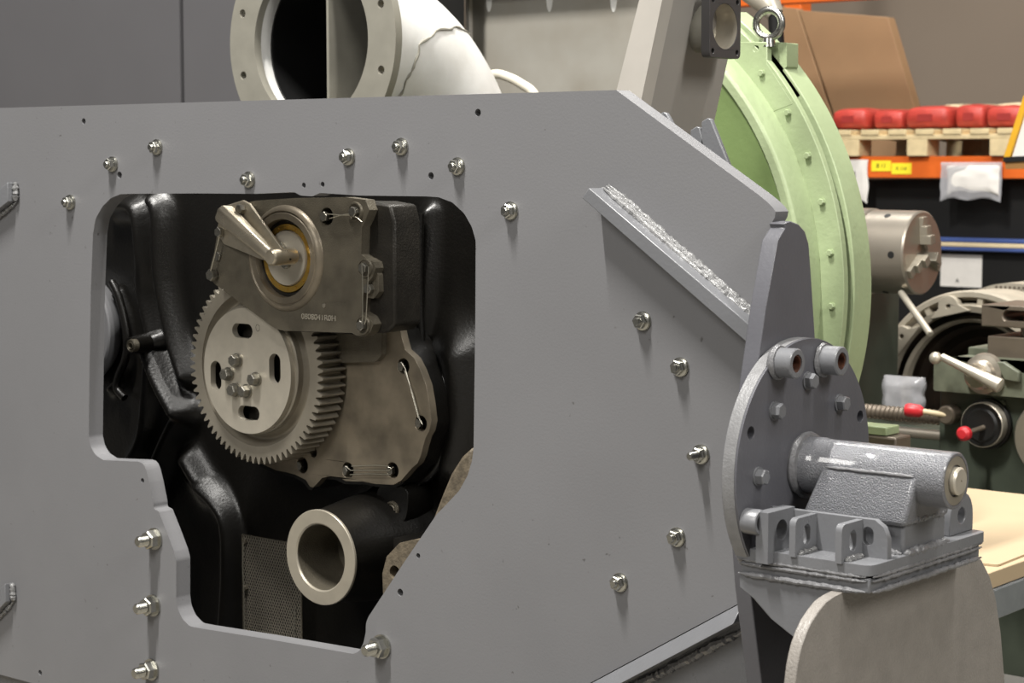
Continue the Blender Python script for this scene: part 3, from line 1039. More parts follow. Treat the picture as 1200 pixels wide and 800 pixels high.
part('oil_hole', MB().hexa(c, (1, 0, -.3), .004, .0012, 0, n=10), M_DARKMET, lever)
for x, y, Y in [(283.5, 245, .094), (259, 272, .096)]:
    hbolt(lever, x, y, Y, m=M_DZINC)
wire(house, [(257, 277), (252, 298), (247, 317)], YH - .014, .0011)

# ---- machined ring on its boss, lower middle ---------------------------------------------------------
YR = .10
rc = xz(375, 653, YR)
S = 1 / pm(375, 653, YR)
ro, ri = 56.5 * S, 39 * S
ring = part('machined_ring', MB().lathe([(ri, YR + .002), (ri + .0025, YR), (ro - .001, YR), (ro, YR + .001), (ro, YR + .005), (ri, YR + .005), (ri, YR + .002)], rc, 'y', 72), M_RING, eng)
part('ring_bore', MB().lathe([(ri - .0002, YR + .004), (ri - .0002, YR + .10), (0, YR + .10), (0, YR + .104), (ri + .004, YR + .104), (ri + .004, YR + .03)], rc, 'y', 64), M_HOUS, ring)
part('ring_boss', MB().lathe([(ro - .0015, YR + .005), (ro - .0005, YR + .03), (ro + .004, YR + .06), (ro + .010, YR + .10), (ro + .016, YR + .16), (ro + .03, YR + .205), (ri + .005, YR + .205), (ri + .005, YR + .005), (ro - .0015, YR + .005)], rc, 'y', 72), M_BLACK, eng)

# ---- plug lug right of the ring ----------------------------------------------------------------------
lg = [xz(x, y, .225) for x, y in smooth_poly([(440, 566), (478, 568), (478, 596), (474, 612), (462, 621), (448, 614), (443, 600)], 2)]
part('plug_lug', MB().prism(lg, 'y', .225, .31), M_BLACK, eng, bevel=.003)
socket_plug(458, 597, .22, .0145, .02, M_HOUS, 'socket_plug')
# tan lug with hole
Yl = .12
lg = [xz(x, y, Yl) for x, y in round_poly([(449, 700), (448, 672), (453, 652), (468, 636), (485, 632), (506, 634), (506, 700)], 5)]
c = xz(462.5, 670.5, Yl)
part('mounting_lug', MB().prism(lg, 'y', Yl, Yl + .03, [circ(c[0], c[1], 8.2 / pm(462, 670, Yl), 24)]), M_TAN, eng, bevel=.002)
part('lug_backing', MB().box(c[0] - .03, c[0] + .08, Yl + .03, CB, c[1] - .05, c[1] + .05), M_BLACK, eng)

# ---- perforated screen ----------------------------------------------------------------------------------
YS = .262
s0, s1 = xz(284, 626, YS), xz(352, 757, YS)
mb = MB()
x0, x1_, z1_, z0_ = s0[0], s1[0] + .004, s0[1], s1[1] - .02
step = .0064
k = -int((z1_ - z0_) / step) - 2
wr = .00085
while True:
    # two families of diagonal wires clipped to the rectangle
    done = 0
    for sgn in (1, -1):
        c_off = x0 + k * step if sgn > 0 else x0 + k * step
        pts = []
        za_, zb_ = z0_, z1_
        # x = c_off + (z-z0)*.58 (sgn>0) or mirrored
        def xf(z_): return c_off + (z_ - z0_) * .58
        lo = max(z0_, z0_ + (x0 - c_off) / .58); hi = min(z1_, z0_ + (x1_ - c_off) / .58)
        if hi - lo > .002:
            p, q_ = (xf(lo), lo), (xf(hi), hi)
            if sgn < 0:
                p, q_ = (x0 + x1_ - p[0], p[1]), (x0 + x1_ - q_[0], q_[1])
            mb.tube([(p[0], YS, p[1]), (q_[0], YS, q_[1])], wr, 4)
    k += 1
    if x0 + k * step > x1_ + .01: break
scr = part('wire_screen', mb, M_STEEL, eng, kind='stuff')
fb = MB()
for z_ in (z0_ + .05, (z0_ + z1_) / 2, z1_ - .006):
    fb.hexa((x0 + .008, YS - .002, z_), D, .008, .005, 0)
part('screen_edge', MB().tube([(x0, YS, z0_), (x0, YS, z1_), (x1_, YS, z1_), (x1_, YS, z0_)], .0016, 6), M_HOUS, eng)
for z_ in (z1_ - .012, z1_ - .10, z1_ - .185):
    part('hex_bolt', MB().hexa((x0 + .010, YS - .001, z_), D, .009, .006, 0), M_HOUS, eng)
part('lock_wire', MB().tube([(x0 + .010, YS - .007, z1_ - .012), (x0 + .006, YS - .006, z1_ - .06), (x0 + .010, YS - .007, z1_ - .10), (x0 + .009, YS - .006, z1_ - .185)], .0008, 6), M_WIRE, eng)
part('lock_wire', MB().tube([(x1_ - .012, YS - .004, z1_ - .115), (x1_ - .014, YS - .006, z1_ - .16), (x1_ - .010, YS - .004, z1_ - .20)], .0008, 6), M_WIRE, eng)
tag(part('engine_stand', MB().box(-.95, -.25, .30, .46, 0, .36), M_BLKPL), 'low black stand under the engine', 'engine stand')

# ================================================================== BEHIND THE FRAME
# ---- grey machine cabinet, upper left
YK = 1.10
xg = xz(213, 60, YK)[0]
xr_ = xz(420, 60, YK)[0]
cab = thing('machine_cabinet', 'dark grey sheet metal cabinet with a narrow vertical gap between panels', 'cabinet', (xg, YK + .3, 0))
part('panel', MB().box(xg - 1.15, xg - .008, YK, YK + .03, .05, 2.35), M_CAB, cab)
part('panel', MB().box(xg + .008, xr_, YK, YK + .03, .05, 2.35), M_CAB, cab)
part('cabinet_body', MB().box(xg - 1.13, xr_ - .02, YK + .03, YK + .40, 0, 2.33), M_BLKPL, cab)

# ---- cream panelled tank in the middle
YP = 1.62
xl, xrr = xz(549, 50, YP)[0], xz(752, 50, YP)[0]
tank = thing('cream_tank', 'stained cream sheet metal tank standing behind the frame', 'tank', ((xl + xrr) / 2, YP + .3, 0))
part('front_panel', MB().box(xl + .012, xrr, YP, YP + .02, .0, 2.3), M_BEIGE, tank)
part('edge_angle', MB().box(xl, xl + .014, YP - .012, YP + .03, 0, 2.3), M_COLUMNL, tank, bevel=.002)
part('tank_body', MB().box(xl + .02, xrr, YP + .02, YP + .25, 0, 2.28), M_BEIGE, tank)
zf = xz(640, -6, YP)[1]
part('top_ledge', MB().box(xl, xrr, YP - .05, YP, zf + .015, zf + .03), M_BEIGE, tank)
for px in (572, 643, 718):
    x_, z_ = xz(px, 4, YP - .004)
    part('light_spot', MB().prism(smooth_poly([(x_ - .010, z_ + .05), (x_ + .010, z_ + .05), (x_ + .010, z_ - .004), (x_, z_ - .026), (x_ - .010, z_ - .004)], 2), 'y', YP - .0012, YP), M_PALE, tank)  # pale drops painted as spots of light on the panel

# ---- pale duct elbow
YD = .50
dc = xz(363, 48, YD)
S = 1 / pm(363, 48, YD)
duct = thing('duct_elbow', 'pale grey duct elbow with bolted round flange and crooked weld seam', 'duct', (dc[0], YD + .45, 0))
hl = [circ(dc[0], dc[1], 94 * S, 72)]
for k in range(10):
    a_ = math.radians(18 + 36 * k)
    hl.append(circ(dc[0] + 120 * S * math.cos(a_), dc[1] + 120 * S * math.sin(a_), 5.2 * S, 16))
part('flange', MB().prism(circ(dc[0], dc[1], 137 * S, 96), 'y', YD, YD + .018, hl), M_FLANGE, duct, bevel=.002)
RB = .34                                     # bend radius of the elbow
r_o, r_i = 103 * S, 98 * S
path = [Vector((dc[0], YD + .004, dc[1])), Vector((dc[0], YD + .05, dc[1]))]
c_bend = Vector((dc[0], YD + .05, dc[1] - RB))
for k in range(1, 25):
    a_ = PI / 2 * k / 24
    path.append(c_bend + Vector((0, RB * math.sin(a_), RB * math.cos(a_))))
path.append(Vector((dc[0], YD + .05 + RB, .05)))


def shell(path, ro, ri, n=48):
    mb = MB()
    mb.tube(path, ro, n, caps=False)
    o_ = len(path) * n
    mb.tube(path, ri, n, caps=False)
    for base in (0, len(path) - 1):
        for k in range(n):
            a_, b_ = base * n + k, base * n + (k + 1) % n
            mb.f.append((a_, b_, o_ + b_, o_ + a_))
    return mb


pipe = part('elbow_pipe', shell(path, r_o, r_i), M_PALE, duct)
part('shade_lining', shell(path[1:], r_i - .0005, r_i - .004), M_BLKPL, duct)  # black lining puts the shade deep in the pipe into colour
part('divider', MB().box(dc[0] - .003 + .045, dc[0] + .003 + .045, YD + .004, YD + .05 + RB * .4, dc[1] - r_i * .97, dc[1] + r_i * .97), M_FLANGE, duct)
# weld seam around the elbow
sm = []
for k in range(120):
    t_ = 2 * PI * k / 120
    aa = math.radians(13 + 34 * max(0, math.sin(t_)) ** 1.1 + 3.0 * noise.noise(Vector((math.cos(t_) * 5, math.sin(t_) * 5, 2))))
    cc = c_bend + Vector((0, RB * math.sin(aa), RB * math.cos(aa)))
    nd = Vector((0, math.sin(aa), math.cos(aa)))
    sm.append(cc + (Vector((1, 0, 0)) * math.cos(t_) + nd * math.sin(t_)) * (r_o + .0008))
part('weld_seam', MB().tube(sm, [.0026 * random.uniform(.5, 1.4) for _ in sm], 6, closed=True), M_FLANGE, pipe)
part('foot_flange', MB().prism(circ(dc[0], YD + .05 + RB, 130 * S, 48), 'z', 0, .05), M_FLANGE, duct)

# hose loop behind the duct
hp = pxpath([(545, 150), (565, 98), (580, 87), (597, 91), (612, 99), (625, 109), (640, 135)], 1.25)
hp = [Vector((hp[0].x, 1.25, .0))] + hp + [Vector((hp[-1].x + .02, 1.25, .0))]
tag(part('hose', MB().tube(hp, .011, 10), M_HOSE), 'cream rubber hose looping behind the duct elbow', 'hose')

# ---- column with square port flange
YQ = .30
col = thing('support_column', 'grey steel column with front face coloured as lit and a square port flange', 'column', (.17, .42, 0))
zt_ = 2.05


def colx(px_top, y0_, px_bot, y1_, Y):
    a_, b_ = aty(px_top, y0_, Y), aty(px_bot, y1_, Y)
    m_ = (b_.x - a_.x) / (b_.z - a_.z)
    return lambda z: a_.x + (z - a_.z) * m_


# front face leans back: defined by left and right pixel edges
fl0, fr0 = colx(749, 0, 722, 108, YQ), colx(776, 0, 750, 124, YQ)
zb_, ztt = .0, 2.1
zmid = 1.2
def colrow(z):
    zz = max(z, zmid)
    return fl0(zz), fr0(zz)
vs = []
yb = .62
for z in (zb_, zmid, ztt):
    a_, b_ = colrow(z)
    dyf = -.0 * (z - zmid)
    vs += [(a_, YQ, z), (b_, YQ, z), (b_, YQ + .03, z), (a_, YQ + .03, z)]
fs = [(0, 1, 2, 3), (8, 9, 10, 11)] + [(l * 4 + i, l * 4 + (i + 1) % 4, (l + 1) * 4 + (i + 1) % 4, (l + 1) * 4 + i) for l in range(2) for i in range(4)]
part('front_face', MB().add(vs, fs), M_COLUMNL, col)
vs = []
YW = .52
for z in (zb_, zmid, ztt):
    a_, b_ = colrow(z)
    xk = b_ - .001
    vs += [(a_ + .004, YQ + .03, z), (xk, YQ + .03, z), (xk, YW, z), (a_ + .004, YW, z)]
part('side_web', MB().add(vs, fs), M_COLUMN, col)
# port: short pipe and square flange on the side web, facing right
zc_ = None
Xp = fr0(1.74) + .045
y_, z_ = yz(850, 31, Xp)
sq = round_poly([(y_ - .045, z_ - .050), (y_ + .045, z_ - .050), (y_ + .045, z_ + .050), (y_ - .045, z_ + .050)], .010)
hl = [circ(y_, z_, .036, 36)] + [circ(y_ + sx * .035, z_ + sz * .040, .0045, 12) for sx in (-1, 1) for sz in (-1, 1)]
pf = part('port_flange', MB().prism(sq, 'x', Xp - .016, Xp, hl), mat('dark_port_flange', (82, 80, 80), .42, metal=.3), col, bevel=.002)
part('port_pipe', MB().lathe([(.040, Xp - .016), (.040, Xp - .06), (.036, Xp - .06), (.036, Xp - .002), (.0362, Xp - .002)], (y_, z_), 'x', 36), M_FLANGE, col)
part('port_liner', MB().lathe([(.0358, Xp - .001), (.034, Xp - .04), (0, Xp - .05)], (y_, z_), 'x', 36), M_STEELB, col)
# little triangular stiffeners behind the sloping edge
for (x0_, y0_, x1_2, y1_, Y, h_) in [(781, 131, 795, 158, .12, 0), (820, 148, 826, 172, .16, 0), (833, 138, 855, 195, .16, 0)]:
    a_, b_ = aty(x0_, y0_, Y), aty(x1_2, y1_, Y)
    mb = MB().prism([(a_.x - .016, a_.z - .005), (a_.x - .006, a_.z), (a_.x, a_.z - .002), (b_.x, b_.z), (b_.x, b_.z - .25), (a_.x - .016, b_.z - .25)], 'y', Y, Y + .008)
    part('stiffener', mb, M_GREY, frame, bevel=.0015)

# ---- green gear casing
YN = .80
NC = (-.508, 1.312)
NR = .606
grn = thing('green_gear_casing', 'pale green cast gear casing with bolted joint and lifting eye', 'gear casing', (NC[0], YN + .05, 0))


def sector(prof, a0, a1, n=72):
    return MB().lathe(prof, NC, 'y', n, math.radians(a0), math.radians(a1))


A0, A1 = -38, 56
part('front_flange', sector([(.535, YN), (NR, YN), (NR, YN + .016), (.535, YN + .016), (.535, YN)], A0, A1), M_GREEN, grn, bevel=.0015)
part('joint_gasket', sector([(.54, YN + .016), (NR - .014, YN + .016), (NR - .014, YN + .026), (.54, YN + .026), (.54, YN + .016)], A0, A1), M_HOLE, grn)
part('rear_rim', sector([(.54, YN + .026), (NR + .006, YN + .026), (NR + .008, YN + .085), (.54, YN + .085), (.54, YN + .026)], A0, A1), M_GREEN, grn, bevel=.002)
part('dome_rim', sector([(.535, YN - .06), (.552, YN - .06), (.556, YN - .056), (.560, YN + .002), (.535, YN + .002), (.535, YN - .06)], A0, A1), M_GREEN, grn, bevel=.002)
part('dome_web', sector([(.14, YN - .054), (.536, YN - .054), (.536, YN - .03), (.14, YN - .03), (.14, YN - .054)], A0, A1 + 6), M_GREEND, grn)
for a_ in (49, 20):
    t_ = math.radians(a_)
    d_ = Vector((math.cos(t_), 0, math.sin(t_)))
    c0 = Vector((NC[0], YN - .052, NC[1]))
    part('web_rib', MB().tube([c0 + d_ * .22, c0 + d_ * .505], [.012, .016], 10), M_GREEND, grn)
# flange screws
ME_GS = MB().hexa((0, 0, 0), D, .0105, .006, .0015, .1)
ME_GS.lathe([(0, 0), (.0068, 0), (.0068, -.0015), (0, -.0015)], (0, 0), 'y', 18)
ME_GS = ME_GS.mesh('flange_screw')
for x, y in [(893, 86), (921, 134), (944, 184), (959, 238), (967, 297), (969, 358), (967, 420)]:
    p = aty(x, y, YN)
    d_ = Vector((p.x - NC[0], 0, p.z - NC[1])).normalized() * .583
    inst('flange_screw', ME_GS, M_GREEN, grn, (NC[0] + d_.x, YN, NC[1] + d_.z))
# lifting lug
p = [xz(x, y, YN) for x, y in [(861, 49), (899, 49), (899, 74), (930, 122), (905, 132), (861, 70)]]
part('lifting_lug', MB().prism(p, 'y', YN - .0004, YN + .016, [circ(*xz(886, 57, YN), .0055, 14)]), M_GREEN, grn, bevel=.0015)
p = [xz(x, y, YN + .026) for x, y in round_poly([(904, 49), (922, 50), (922, 78), (917, 82), (938, 112), (928, 118), (904, 80)], 1.5)]
part('lifting_lug', MB().prism(p, 'y', YN + .026, YN + .065), M_GREEN, grn, bevel=.0015)
part('lug_gasket', MB().prism([xz(x, y, YN + .016) for x, y in [(866, 50), (899, 50), (899, 76), (866, 76)]], 'y', YN + .016, YN + .026), M_HOLE, grn)
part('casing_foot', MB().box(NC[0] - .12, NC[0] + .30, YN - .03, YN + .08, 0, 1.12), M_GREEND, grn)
# eyebolt
ey = YN + .012
ec = aty(901, 28, ey)
er = 16.2 / pm(901, 28, ey)
eye = tag_eye = part('eyebolt', MB().tube([Vector((ec.x + er * math.cos(t_ * PI / 24) * 1.0, ey + er * .15 * math.cos(t_ * PI / 24), ec.z + er * math.sin(t_ * PI / 24))) for t_ in range(48)], .0068, 14, closed=True), M_ZINC, grn)
part('eye_shank', MB().tube([Vector((ec.x, ey, ec.z - er - .001)), Vector((ec.x, ey, ec.z - er - .016))], [.011, .013], 18), M_ZINC, grn)
tm = MB()
for s_, base in (('C15', 200), ('WLL', 330)):
    for i_, ch in enumerate(s_):
        t1 = text_mb(ch, .0075, .0005)
        t_ = math.radians(base - i_ * 22)
        cx_, cz_ = ec.x + er * math.cos(t_), ec.z + er * math.sin(t_)
        ca, sa = math.cos(t_ - PI / 2), math.sin(t_ - PI / 2)
        xform(t1, lambda v: Vector((cx_ + v.x * ca - v.y * sa, ey - .0066 - v.z + er * .15 * math.cos(t_), cz_ + v.x * sa + v.y * ca)))
        part('letter', t1, M_DARKMET, eye)
# bright fitting behind the eyebolt
p = aty(896, 8, 1.78)
vf = thing('pipe_fitting', 'bright pipe union standing behind the lifting eye', 'pipe fitting', (p.x, 1.78, 0))
part('union', MB().tube([(p.x - .04, 1.78, p.z + .04), (p.x + .01, 1.78, p.z + .01), (p.x + .03, 1.78, p.z - .02)], [.03, .032, .02], 20), M_STEELB, vf)
part('pipe', MB().tube([(p.x + .03, 1.78, p.z - .02), (p.x + .03, 1.79, p.z - .10), (p.x + .03, 1.80, .0)], .018, 16), M_BLKPL, vf)

# ================================================================== PALLET RACK, far right
YR_ = 4.40
rk = thing('pallet_rack', 'orange pallet rack beam carrying a wooden pallet of red sacks', 'pallet rack', (-1.2, YR_ + .5, 0))
zb1 = xz(1100, 183, YR_)[1]; zb0 = xz(1100, 209, YR_)[1]
XRL, XRR = -2.75, .9
fbm = part('front_beam', MB().box(XRL, XRR, YR_, YR_ + .05, zb0, zb1), M_ORANGE, rk, bevel=.004)
part('rear_beam', MB().box(XRL, XRR, YR_ + 1.0, YR_ + 1.05, zb0, zb1), M_ORANGE, rk, bevel=.004)
ztp2 = xz(1100, -6, YR_)[1]
part('upper_beam', MB().box(XRL, XRR, YR_, YR_ + .05, ztp2, ztp2 + .12), M_ORANGE, rk, bevel=.004)
for x in (XRL - .09, XRR):
    for y in (YR_, YR_ + .96):
        part('upright', MB().box(x, x + .09, y, y + .09, 0, 3.2), M_ORANGE, rk, bevel=.004)
# location labels
for (x0, y0, x1, y1, s_) in [(1021.5, 188, 1044, 200.5, 'B 11'), (1045, 191, 1068, 204, 'K 116')]:
    a_, b_ = xz(x0, y0, YR_ - .001), xz(x1, y1, YR_ - .001)
    lb = part('location_label', MB().box(a_[0], b_[0], YR_ - .002, YR_, b_[1], a_[1]), M_YELLOW, fbm, label='yellow shelf label reading ' + s_)
    tm = text_mb(s_, .022 if len(s_) < 5 else .018, .0003)
    cx_, cz_ = (a_[0] + b_[0]) / 2, (a_[1] + b_[1]) / 2
    xform(tm, lambda v: Vector((cx_ + v.x, YR_ - .0025 - v.z, cz_ + v.y)))
    for v_ in [tm]: part('label_text', tm, M_INK, rk, kind='stuff')

# pallet
pl = thing('wooden_pallet', 'pale wooden pallet lying on the orange rack beam', 'pallet', (-1.62, YR_ + .4, zb1))
YPL = YR_ - .03
px0 = xz(975, 170, YPL)[0]
zA = xz(1100, 151, YPL)[1]; zB = xz(1100, 157.5, YPL)[1]; zC = xz(1100, 163, YPL)[1]
bx = [xz(x, 170, YPL)[0] for x in (983, 1062, 1159)]
bw = .083
span = (bx[0] - .02, bx[2] + bw + .02)
nb = 7
for k in range(nb + 2):
    x_ = xz(980 + 32 * k, 154, YPL)[0]
    part('deck_board', MB().box(x_ - .012, x_ + .062, YPL, YPL + 1.0, zB, zA), M_WOOD, pl, bevel=.002)
xend = xz(980 + 32 * (nb + 1), 154, YPL)[0] + .06
for y in (YPL + .004, YPL + .45, YPL + .88):
    part('stringer_board', MB().box(bx[0] - .02, xend, y, y + .10, zC, zB), M_WOOD, pl, bevel=.002)
    for x in bx:
        part('block', MB().box(x, x + bw, y, y + .10, zb1 + .001, zC), M_WOOD, pl, bevel=.002)


# sacks
def sack(name, x0, x1, y0, y1, z0, z1, m, label, grp, ph=0.0):
    mb = MB()
    nu, nv = 28, 12
    vs, fs = [], []
    cx, cy, cz = (x0 + x1) / 2, (y0 + y1) / 2, (z0 + z1) / 2
    hx, hy, hz = (x1 - x0) / 2, (y1 - y0) / 2, (z1 - z0) / 2
    sg = lambda v, e: math.copysign(abs(v) ** e, v)
    for j in range(nv + 1):
        f_ = -PI / 2 + PI * j / nv
        for i in range(nu):
            t_ = 2 * PI * i / nu
            x = sg(math.cos(f_), .28) * sg(math.cos(t_), .22)
            y = sg(math.cos(f_), .28) * sg(math.sin(t_), .22)
            z = sg(math.sin(f_), .42)
            if z > 0: z *= 1 - .25 * abs(x) ** 3 + .10 * noise.noise(Vector((x * 2, y * 2, ph)))
            vs.append((cx + hx * x, cy + hy * y, cz + hz * z))
    for j in range(nv):
        for i in range(nu):
            fs.append((j * nu + i, j * nu + (i + 1) % nu, (j + 1) * nu + (i + 1) % nu, (j + 1) * nu + i))
    fs += [tuple(range(nu)), tuple(nv * nu + i for i in range(nu))]
    mb.add(vs, fs)
    o = thing(name, label, 'sack', (cx, cy, z0), grp)
    part('sack_body', mb, m, o, ang=70)
    part('printed_patch', MB().box(cx - hx * .35, cx + hx * .30, y0 - .0015, y0 + .03, cz - hz * .35, cz + hz * .25), mat('sack_print', (150, 44, 40), .55) if 'sack_print' not in MATS else MATS['sack_print'], o)
    return o


sx = [xz(x, 140, YPL + .05)[0] for x in (973, 1018, 1058, 1114, 1153, 1204)]
names = ['plump red sack with pale top beside the leaning cardboard', 'short red sack tucked behind the plump sack', 'flat red sack in the middle of the pallet',
         'red sack with printed patch beside the middle sack', 'red sack at the notice board end of the pallet']
zs = [xz(1000, y, YPL + .05)[1] for y in (126, 128, 125, 124, 126)]
for k in range(5):
    sack('red_sack', sx[k] + .004, sx[k + 1] - .004, YPL + .04 + .02 * (k % 2), YPL + .52, zA + .001, zs[k], M_RED, names[k], 'red sacks on the pallet', k * 1.7)
sxx = [xz(x, 120, YPL + .60)[0] for x in (1100, 1160, 1225)]
for k in range(2):
    sack('cream_sack', sxx[k], sxx[k + 1] - .01, YPL + .56, YPL + .96, zA + .001, xz(1130, 121, YPL + .60)[1], M_CREAM, ['cream paper sack behind the middle red sacks', 'cream paper sack behind the last red sack'][k], 'cream sacks on the pallet', k + 9.1)

# leaning cardboard sheets
tc = [(xz(918, 6, YR_ + .25)), (xz(936, 6, YR_ + .25)), (xz(990, 152, YR_ + .25)), (xz(955, 152, YR_ + .25))]
zlo = zb1 + .0
def leaning(name, pix, Y, th_, label, m=M_CARD):
    p_ = [xz(x, y, Y) for x, y in pix]
    return tag(part(name, MB().prism(p_, 'y', Y, Y + th_), m, bevel=.002), label, 'cardboard')
leaning('cardboard_sheet', [(915, 8), (934, 10), (990, 183.5), (905, 183.5)], YR_ + .62, .05, 'narrow light cardboard sheet leaning beside the green casing')
leaning('cardboard_sheet', [(936, 12), (1040, 20), (1072, 128), (1074, 183.5), (994, 183.5)], YR_ + .62, .06, 'broad brown cardboard sheet leaning behind the red sacks')
# blue drum end on the shelf behind
p = xz(1008, 2, YR_ + .85)
# document pouch hanging from the beam
def wavy(p_bl, w_, h_, Y, th_, amp, seed, nx_=22, ny_=16, skew=0.0, sag=.02):
    mb = MB(); vs = []
    for s_ in (0, 1):
        for j in range(ny_ + 1):
            for i in range(nx_ + 1):
                u, v = i / nx_, j / ny_
                n_0 = noise.noise(Vector((u * 3, v * 3, seed)))
                x = p_bl[0] + w_ * u + skew * v + .006 * noise.noise(Vector((v * 4, seed, u)))
                z = p_bl[1] + h_ * v + (sag * math.sin(PI * u) * (1 - v)) + .012 * noise.noise(Vector((u * 3, seed, 5))) * (1 - v)
                e = min(1, 5 * min(u, 1 - u, v, 1 - v) + .15)
                y = Y - (amp * n_0 + amp) * e * 1.0 + (th_ * (.35 + .65 * e) * (1 if s_ else -1) * .5)
                vs.append((x, y, z))
    st_ = (nx_ + 1) * (ny_ + 1)
    fs = []
    for s_ in (0, 1):
        for j in range(ny_):
            for i in range(nx_):
                a_ = s_ * st_ + j * (nx_ + 1) + i
                fs.append((a_, a_ + 1, a_ + nx_ + 2, a_ + nx_ + 1))
    bd = [i for i in range(nx_)] + [j * (nx_ + 1) + nx_ for j in range(ny_)] + [ny_ * (nx_ + 1) + i for i in range(nx_, 0, -1)] + [j * (nx_ + 1) for j in range(ny_, 0, -1)]
    for k in range(len(bd)):
        a_, b_ = bd[k], bd[(k + 1) % len(bd)]
        fs.append((a_, b_, st_ + b_, st_ + a_))
    mb.add(vs, fs)
    return mb


Yq = YR_ - .02
a_, b_ = xz(1102, 236, Yq), xz(1174, 190, Yq)
dp = thing('document_pouch', 'white papers in a clear plastic pouch hanging on the orange beam', 'document pouch', (a_[0] + .12, Yq, a_[1]))
part('pouch_film', wavy(a_, b_[0] - a_[0], b_[1] - a_[1], Yq, .005, .004, 3.3, sag=.012), M_PLASTIC, dp, ang=80)
pa = xz(1110, 228, Yq - .006); pb = xz(1171, 194, Yq - .006)
part('paper', wavy(pa, pb[0] - pa[0], pb[1] - pa[1], Yq - .004, .003, .004, 8.1, sag=.012), M_PAPER, dp, ang=80)
# paper sheet by the left of the beam
a_, b_ = xz(985, 236, YR_ - .012), xz(1017, 187, YR_ - .012)
ps = thing('notice_sheet', 'white notice sheet hanging on the beam beside the green casing', 'notice', (a_[0] + .05, YR_ - .012, a_[1]))
part('paper', wavy(a_, b_[0] - a_[0], b_[1] - a_[1], YR_ - .008, .002, .002, 5.5, sag=0), M_PAPER, ps, ang=80)
tx = text_mb('1', .04, .0003); c_ = xz(1001, 205, YR_ - .02)
xform(tx, lambda v: Vector((c_[0] + v.x, YR_ - .0155 - v.z, c_[1] + v.y)))
part('print_mark', tx, M_INK, ps)

# dark crate filled with a black block under the beam with its label and the banded boards
zc0 = .55
cr = thing('black_void', 'tall black block for the dark crate under the orange beam with a white label', 'void', (-1.2, YR_ + .5, 0))
part('void_body', MB().box(-2.1, .40, YR_ + .10, YR_ + .95, 0, zb0 - .005), M_BLKPL, cr, bevel=.006)  # black block standing in for the shade under the beam
a_, b_ = xz(1102, 335, YR_ + .098), xz(1151, 299, YR_ + .098)
part('white_label', MB().box(a_[0], b_[0], YR_ + .097, YR_ + .1, a_[1], b_[1]), M_PAPER, cr)
tx = text_mb('A', .022, .0003); c_ = xz(1121, 329, YR_ + .09)
xform(tx, lambda v: Vector((c_[0] + v.x, YR_ + .0955 - v.z, c_[1] + v.y)))
part('label_mark', tx, M_INK, cr)
for k, (y0, y1, m) in enumerate([(280, 285.5, M_BLUE), (285.5, 291, M_CREAM), (291, 295.5, M_BLUE)]):
    z1_ = xz(1150, y0, YR_)[1]; z0_ = xz(1150, y1, YR_)[1]
    part('trim_band', MB().box(-1.75, .40, YR_ + .06, YR_ + .10, z0_, z1_), m, cr, bevel=.004)

# yellow framed board at right edge
YB_ = 3.3
bf = [xz(x, y, YB_) for x, y in [(1201, 112), (1208, 112), (1184, 188), (1176, 188)]]
bd = thing('notice_board', 'leaning white notice board with yellow frame edge beside the rack', 'notice board', (xz(1200, 180, YB_)[0] + .1, YB_, 0))
part('frame_edge', MB().prism(bf, 'y', YB_ - .01, YB_ + .02), M_YFRAME, bd, bevel=.002)
part('board_face', MB().prism([xz(x, y, YB_) for x, y in [(1208, 112), (1290, 112), (1270, 180), (1186, 184)]], 'y', YB_, YB_ + .012), M_PAPER, bd)
part('lower_rail', MB().prism([xz(x, y, YB_) for x, y in [(1178, 184), (1290, 178), (1290, 184), (1178, 190)]], 'y', YB_ - .014, YB_ + .02), M_BLKPL, bd)
part('wood_rail', MB().prism([xz(x, y, YB_) for x, y in [(1179, 190), (1290, 184), (1290, 196), (1180, 198)]], 'y', YB_ - .008, YB_ + .025), mat('brown_wood', (150, 108, 58), .6), bd)
xq = xz(1262, 190, YB_)[0]
part('post', MB().box(xq, xq + .05, YB_ + .02, YB_ + .06, 0, xz(1262, 120, YB_)[1]), M_BLKPL, bd)

# ================================================================== LATHE
YL = 2.20
lat = thing('lathe', 'dark green workshop lathe with steel chuck and worn carriage', 'lathe', (-.3, YL + .1, 0))
cc = xz(1072, 292, YL)
XF = xz(1081, 296, YL)[0] + .0            # chuck face
cy_, cz_ = YL, xz(1076, 296, YL)[1]
r_c = .105
xb = XF - .135
part('chuck', MB().lathe([(0, xb), (r_c - .003, xb), (r_c, xb + .003), (r_c, XF - .004), (r_c - .004, XF), (.03, XF), (.028, XF - .01), (0, XF - .01)], (cy_, cz_), 'x', 64), M_CHUCK, lat)
ch = part('chuck_backplate', MB().lathe([(0, xb - .06), (r_c + .001, xb - .06), (r_c + .004, xb - .055), (r_c + .004, xb - .004), (r_c, xb), (0, xb)], (cy_, cz_), 'x', 64), M_CHUCK, lat)
for a_ in (95, 215, 335):
    t_ = math.radians(a_)
    d_ = Vector((0, math.cos(t_), math.sin(t_))); s_ = Vector((0, -math.sin(t_), math.cos(t_))); X_ = Vector((1, 0, 0))
    c0 = Vector((XF, cy_, cz_))
    mb = MB()
    for (q0, q1, h_) in ((.022, .045, .030), (.045, .068, .020), (.068, .09, .010)):
        vs = [c0 + d_ * u + s_ * (.012 * v) + X_ * w_ for w_ in (-.002, h_) for u, v in ((q0, -1), (q1, -1), (q1, 1), (q0, 1))]
        mb.add(vs, [(0, 1, 2, 3), (4, 5, 6, 7), (0, 1, 5, 4), (1, 2, 6, 5), (2, 3, 7, 6), (3, 0, 4, 7)])
    part('chuck_jaw', mb, M_STEEL, lat, bevel=.001)
